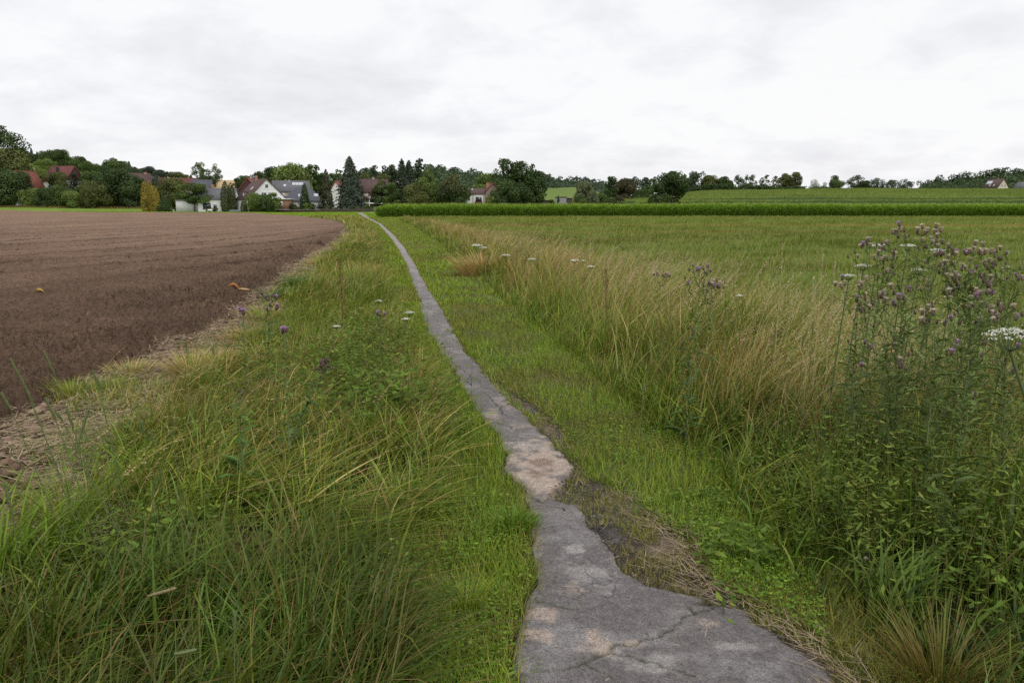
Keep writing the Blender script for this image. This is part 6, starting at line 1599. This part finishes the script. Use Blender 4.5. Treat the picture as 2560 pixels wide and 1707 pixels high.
me = colmesh('pale_cob', [ribbon([(-.01, 0, .04), (.06, .02, .05), (.13, .03, .04), (.20, .04, .035)], .035, (.55, .36, .17))]); link('pale_cob', me, M_leaf, r_)
x0, y0 = gpt(92, 680)
r_ = thing('maize_husk', (x0, y0, .06), 'small yellow bit of maize husk far left on the ploughed field', 'husk')
link('husk_leaf', colmesh('husk_leaf', [ribbon([(-.07, 0, .03), (-.03, 0, .06), (.03, 0, .055), (.08, 0, .02)], .04, (.50, .33, .06))]), M_leaf, r_)
# dry tuft in the field corner, strong bluish tufts
def tuft(fx_, fy_, label, n=260, r=.12, h=.4, pal=None, wts=None, name='grass_tuft', d=None):
    x0, y0 = gpt(fx_, fy_)
    r_ = (RNG.random(n) ** .6) * r; a = RNG.random(n) * 6.28; x = np.cos(a) * r_; y = np.sin(a) * r_
    c = pick(n, pal, wts); V, Q, C_, _ = blades(np.stack([x, y, 0 * x], -1), h * (.5 + .6 * RNG.random(n)), np.maximum(.0045, .6 * y0 / 796), a, .1 + r_ / r * .45, .5 + .8 * RNG.random(n), c, c * 1.15, 5)
    b_ = Bag(); b_.add(V, Q, C_); o = b_.out(name, M_grass, label=label, category='grass tuft', group='single grass tufts'); o.location = (x0, y0, 0)
tuft(690, 665, 'blue green grass tuft at the edge of the ploughed field, right of two', 420, .35, .42, [(.11, .19, .08), (.09, .16, .06)], [1, 1])
tuft(648, 692, 'blue green grass tuft at the edge of the ploughed field, left of two', 320, .28, .36, [(.11, .19, .08), (.09, .16, .06)], [1, 1])
tuft(440, 860, 'dry straw tuft standing into the ploughed field corner', 420, .22, .30, [STR, DRY, GRY], [3, 2, 2])
tuft(300, 862, 'low straw tuft on the field edge left of the corner tuft', 300, .18, .20, [STR, DRY, GRY], [3, 2, 3])
tuft(170, 915, 'green and straw tuft by the near end of the field edge', 320, .18, .24, [GRY, STR, GRN], [3, 2, 3])
tuft(250, 905, 'short fresh green tuft in the straw at the field edge', 300, .16, .20, [GRN, GRY, GRY], [3, 2, 1])
tuft(500, 845, 'pale straw tuft behind the leaning grass at the field edge', 300, .2, .26, [STR, DRY, GRN], [3, 2, 2])
tuft(610, 735, 'yellowish tuft between the purple thistles', 300, .28, .28, [STR, GRY, GRN], [2, 2, 2])
tuft(750, 610, 'pale grass tuft where the field edge starts bending', 300, .45, .34, [STR, GRY, DRY], [2, 2, 2])
tuft(560, 790, 'rusty dry tuft behind the straw tuft', 300, .25, .26, [DRY, STR, REDD, GRY], [3, 2, 1, 1])
tuft(1110, 632, 'tall pale straw coloured clump at the meadow side', 600, .6, .75, [STR, DRY, (.42, .33, .2)], [3, 2, 1])
tuft(1180, 1215, 'dense bright green tuft against the left side of the asphalt', 300, .10, .13, [(.10, .20, .035), (.13, .24, .045)], [1, 1])
tuft(1068, 1400, 'light yellow green tuft low left of the asphalt', 160, .07, .16, [(.22, .30, .05), (.18, .26, .05)], [1, 1])
tuft(1960, 1290, 'silvery green long bladed tuft in the right verge', 200, .14, .34, [(.17, .23, .12), (.12, .18, .07)], [1, 1])
def broad(fx_, fy_, label, n, r, h, pal, wd=.011):
    x0, y0 = gpt(fx_, fy_); r_ = (RNG.random(n) ** .6) * r; a = RNG.random(n) * 6.28; c = pick(n, pal, [1] * len(pal), .2)
    V, Q, C_, _ = blades(np.stack([np.cos(a) * r_, np.sin(a) * r_, 0 * a], -1), h * (.5 + .6 * RNG.random(n)), wd * (.6 + .7 * RNG.random(n)), WIND + RNG.normal(size=n) * 1.1, .1 + .4 * RNG.random(n), .5 + 1.3 * RNG.random(n), c, c * 1.15, 7, .6, .4)
    b_ = Bag(); b_.add(V, Q, C_); o = b_.out('grass_tuft', M_grass, label=label, category='grass tuft', group='single grass tufts'); o.location = (x0, y0, 0)
broad(60, 1330, 'large broad bladed fresh green tuft at the left end', 150, .20, .50, [(.16, .25, .045), (.12, .20, .04)])
broad(330, 1420, 'broad bladed dark green tuft in the lower left grass', 130, .20, .42, [(.10, .19, .04), (.08, .15, .035)])
broad(150, 1540, 'arching blue green tuft in the bottom left corner', 130, .18, .40, [(.11, .18, .075), (.09, .16, .05)])
broad(520, 1490, 'broad bladed mid green tuft at the bottom left of centre', 120, .18, .36, [(.12, .22, .045), (.09, .17, .04)])
broad(470, 1200, 'arching yellow tipped tuft between straw strip and dark grass', 120, .16, .38, [(.20, .27, .05), (.15, .22, .045)])
broad(2050, 1400, 'shiny arching tuft in the lower right verge', 110, .14, .34, [(.13, .21, .06), (.10, .17, .045)])
broad(1900, 1180, 'yellowish arching tuft in the right verge', 110, .16, .36, [(.17, .24, .05), (.12, .19, .04)])
tuft(170, 1230, 'broad bladed yellow green tuft at the left', 200, .15, .55, [(.17, .23, .05), (.13, .19, .04)], [1, 1])
tuft(690, 1560, 'fresh long green tuft at the bottom of the view', 260, .14, .42, [(.09, .17, .035), (.12, .20, .06)], [1, 1])
tuft(2160, 1590, 'brownish tuft in the bottom right verge', 260, .12, .32, [(.16, .12, .05), (.14, .15, .05)], [1, 1])
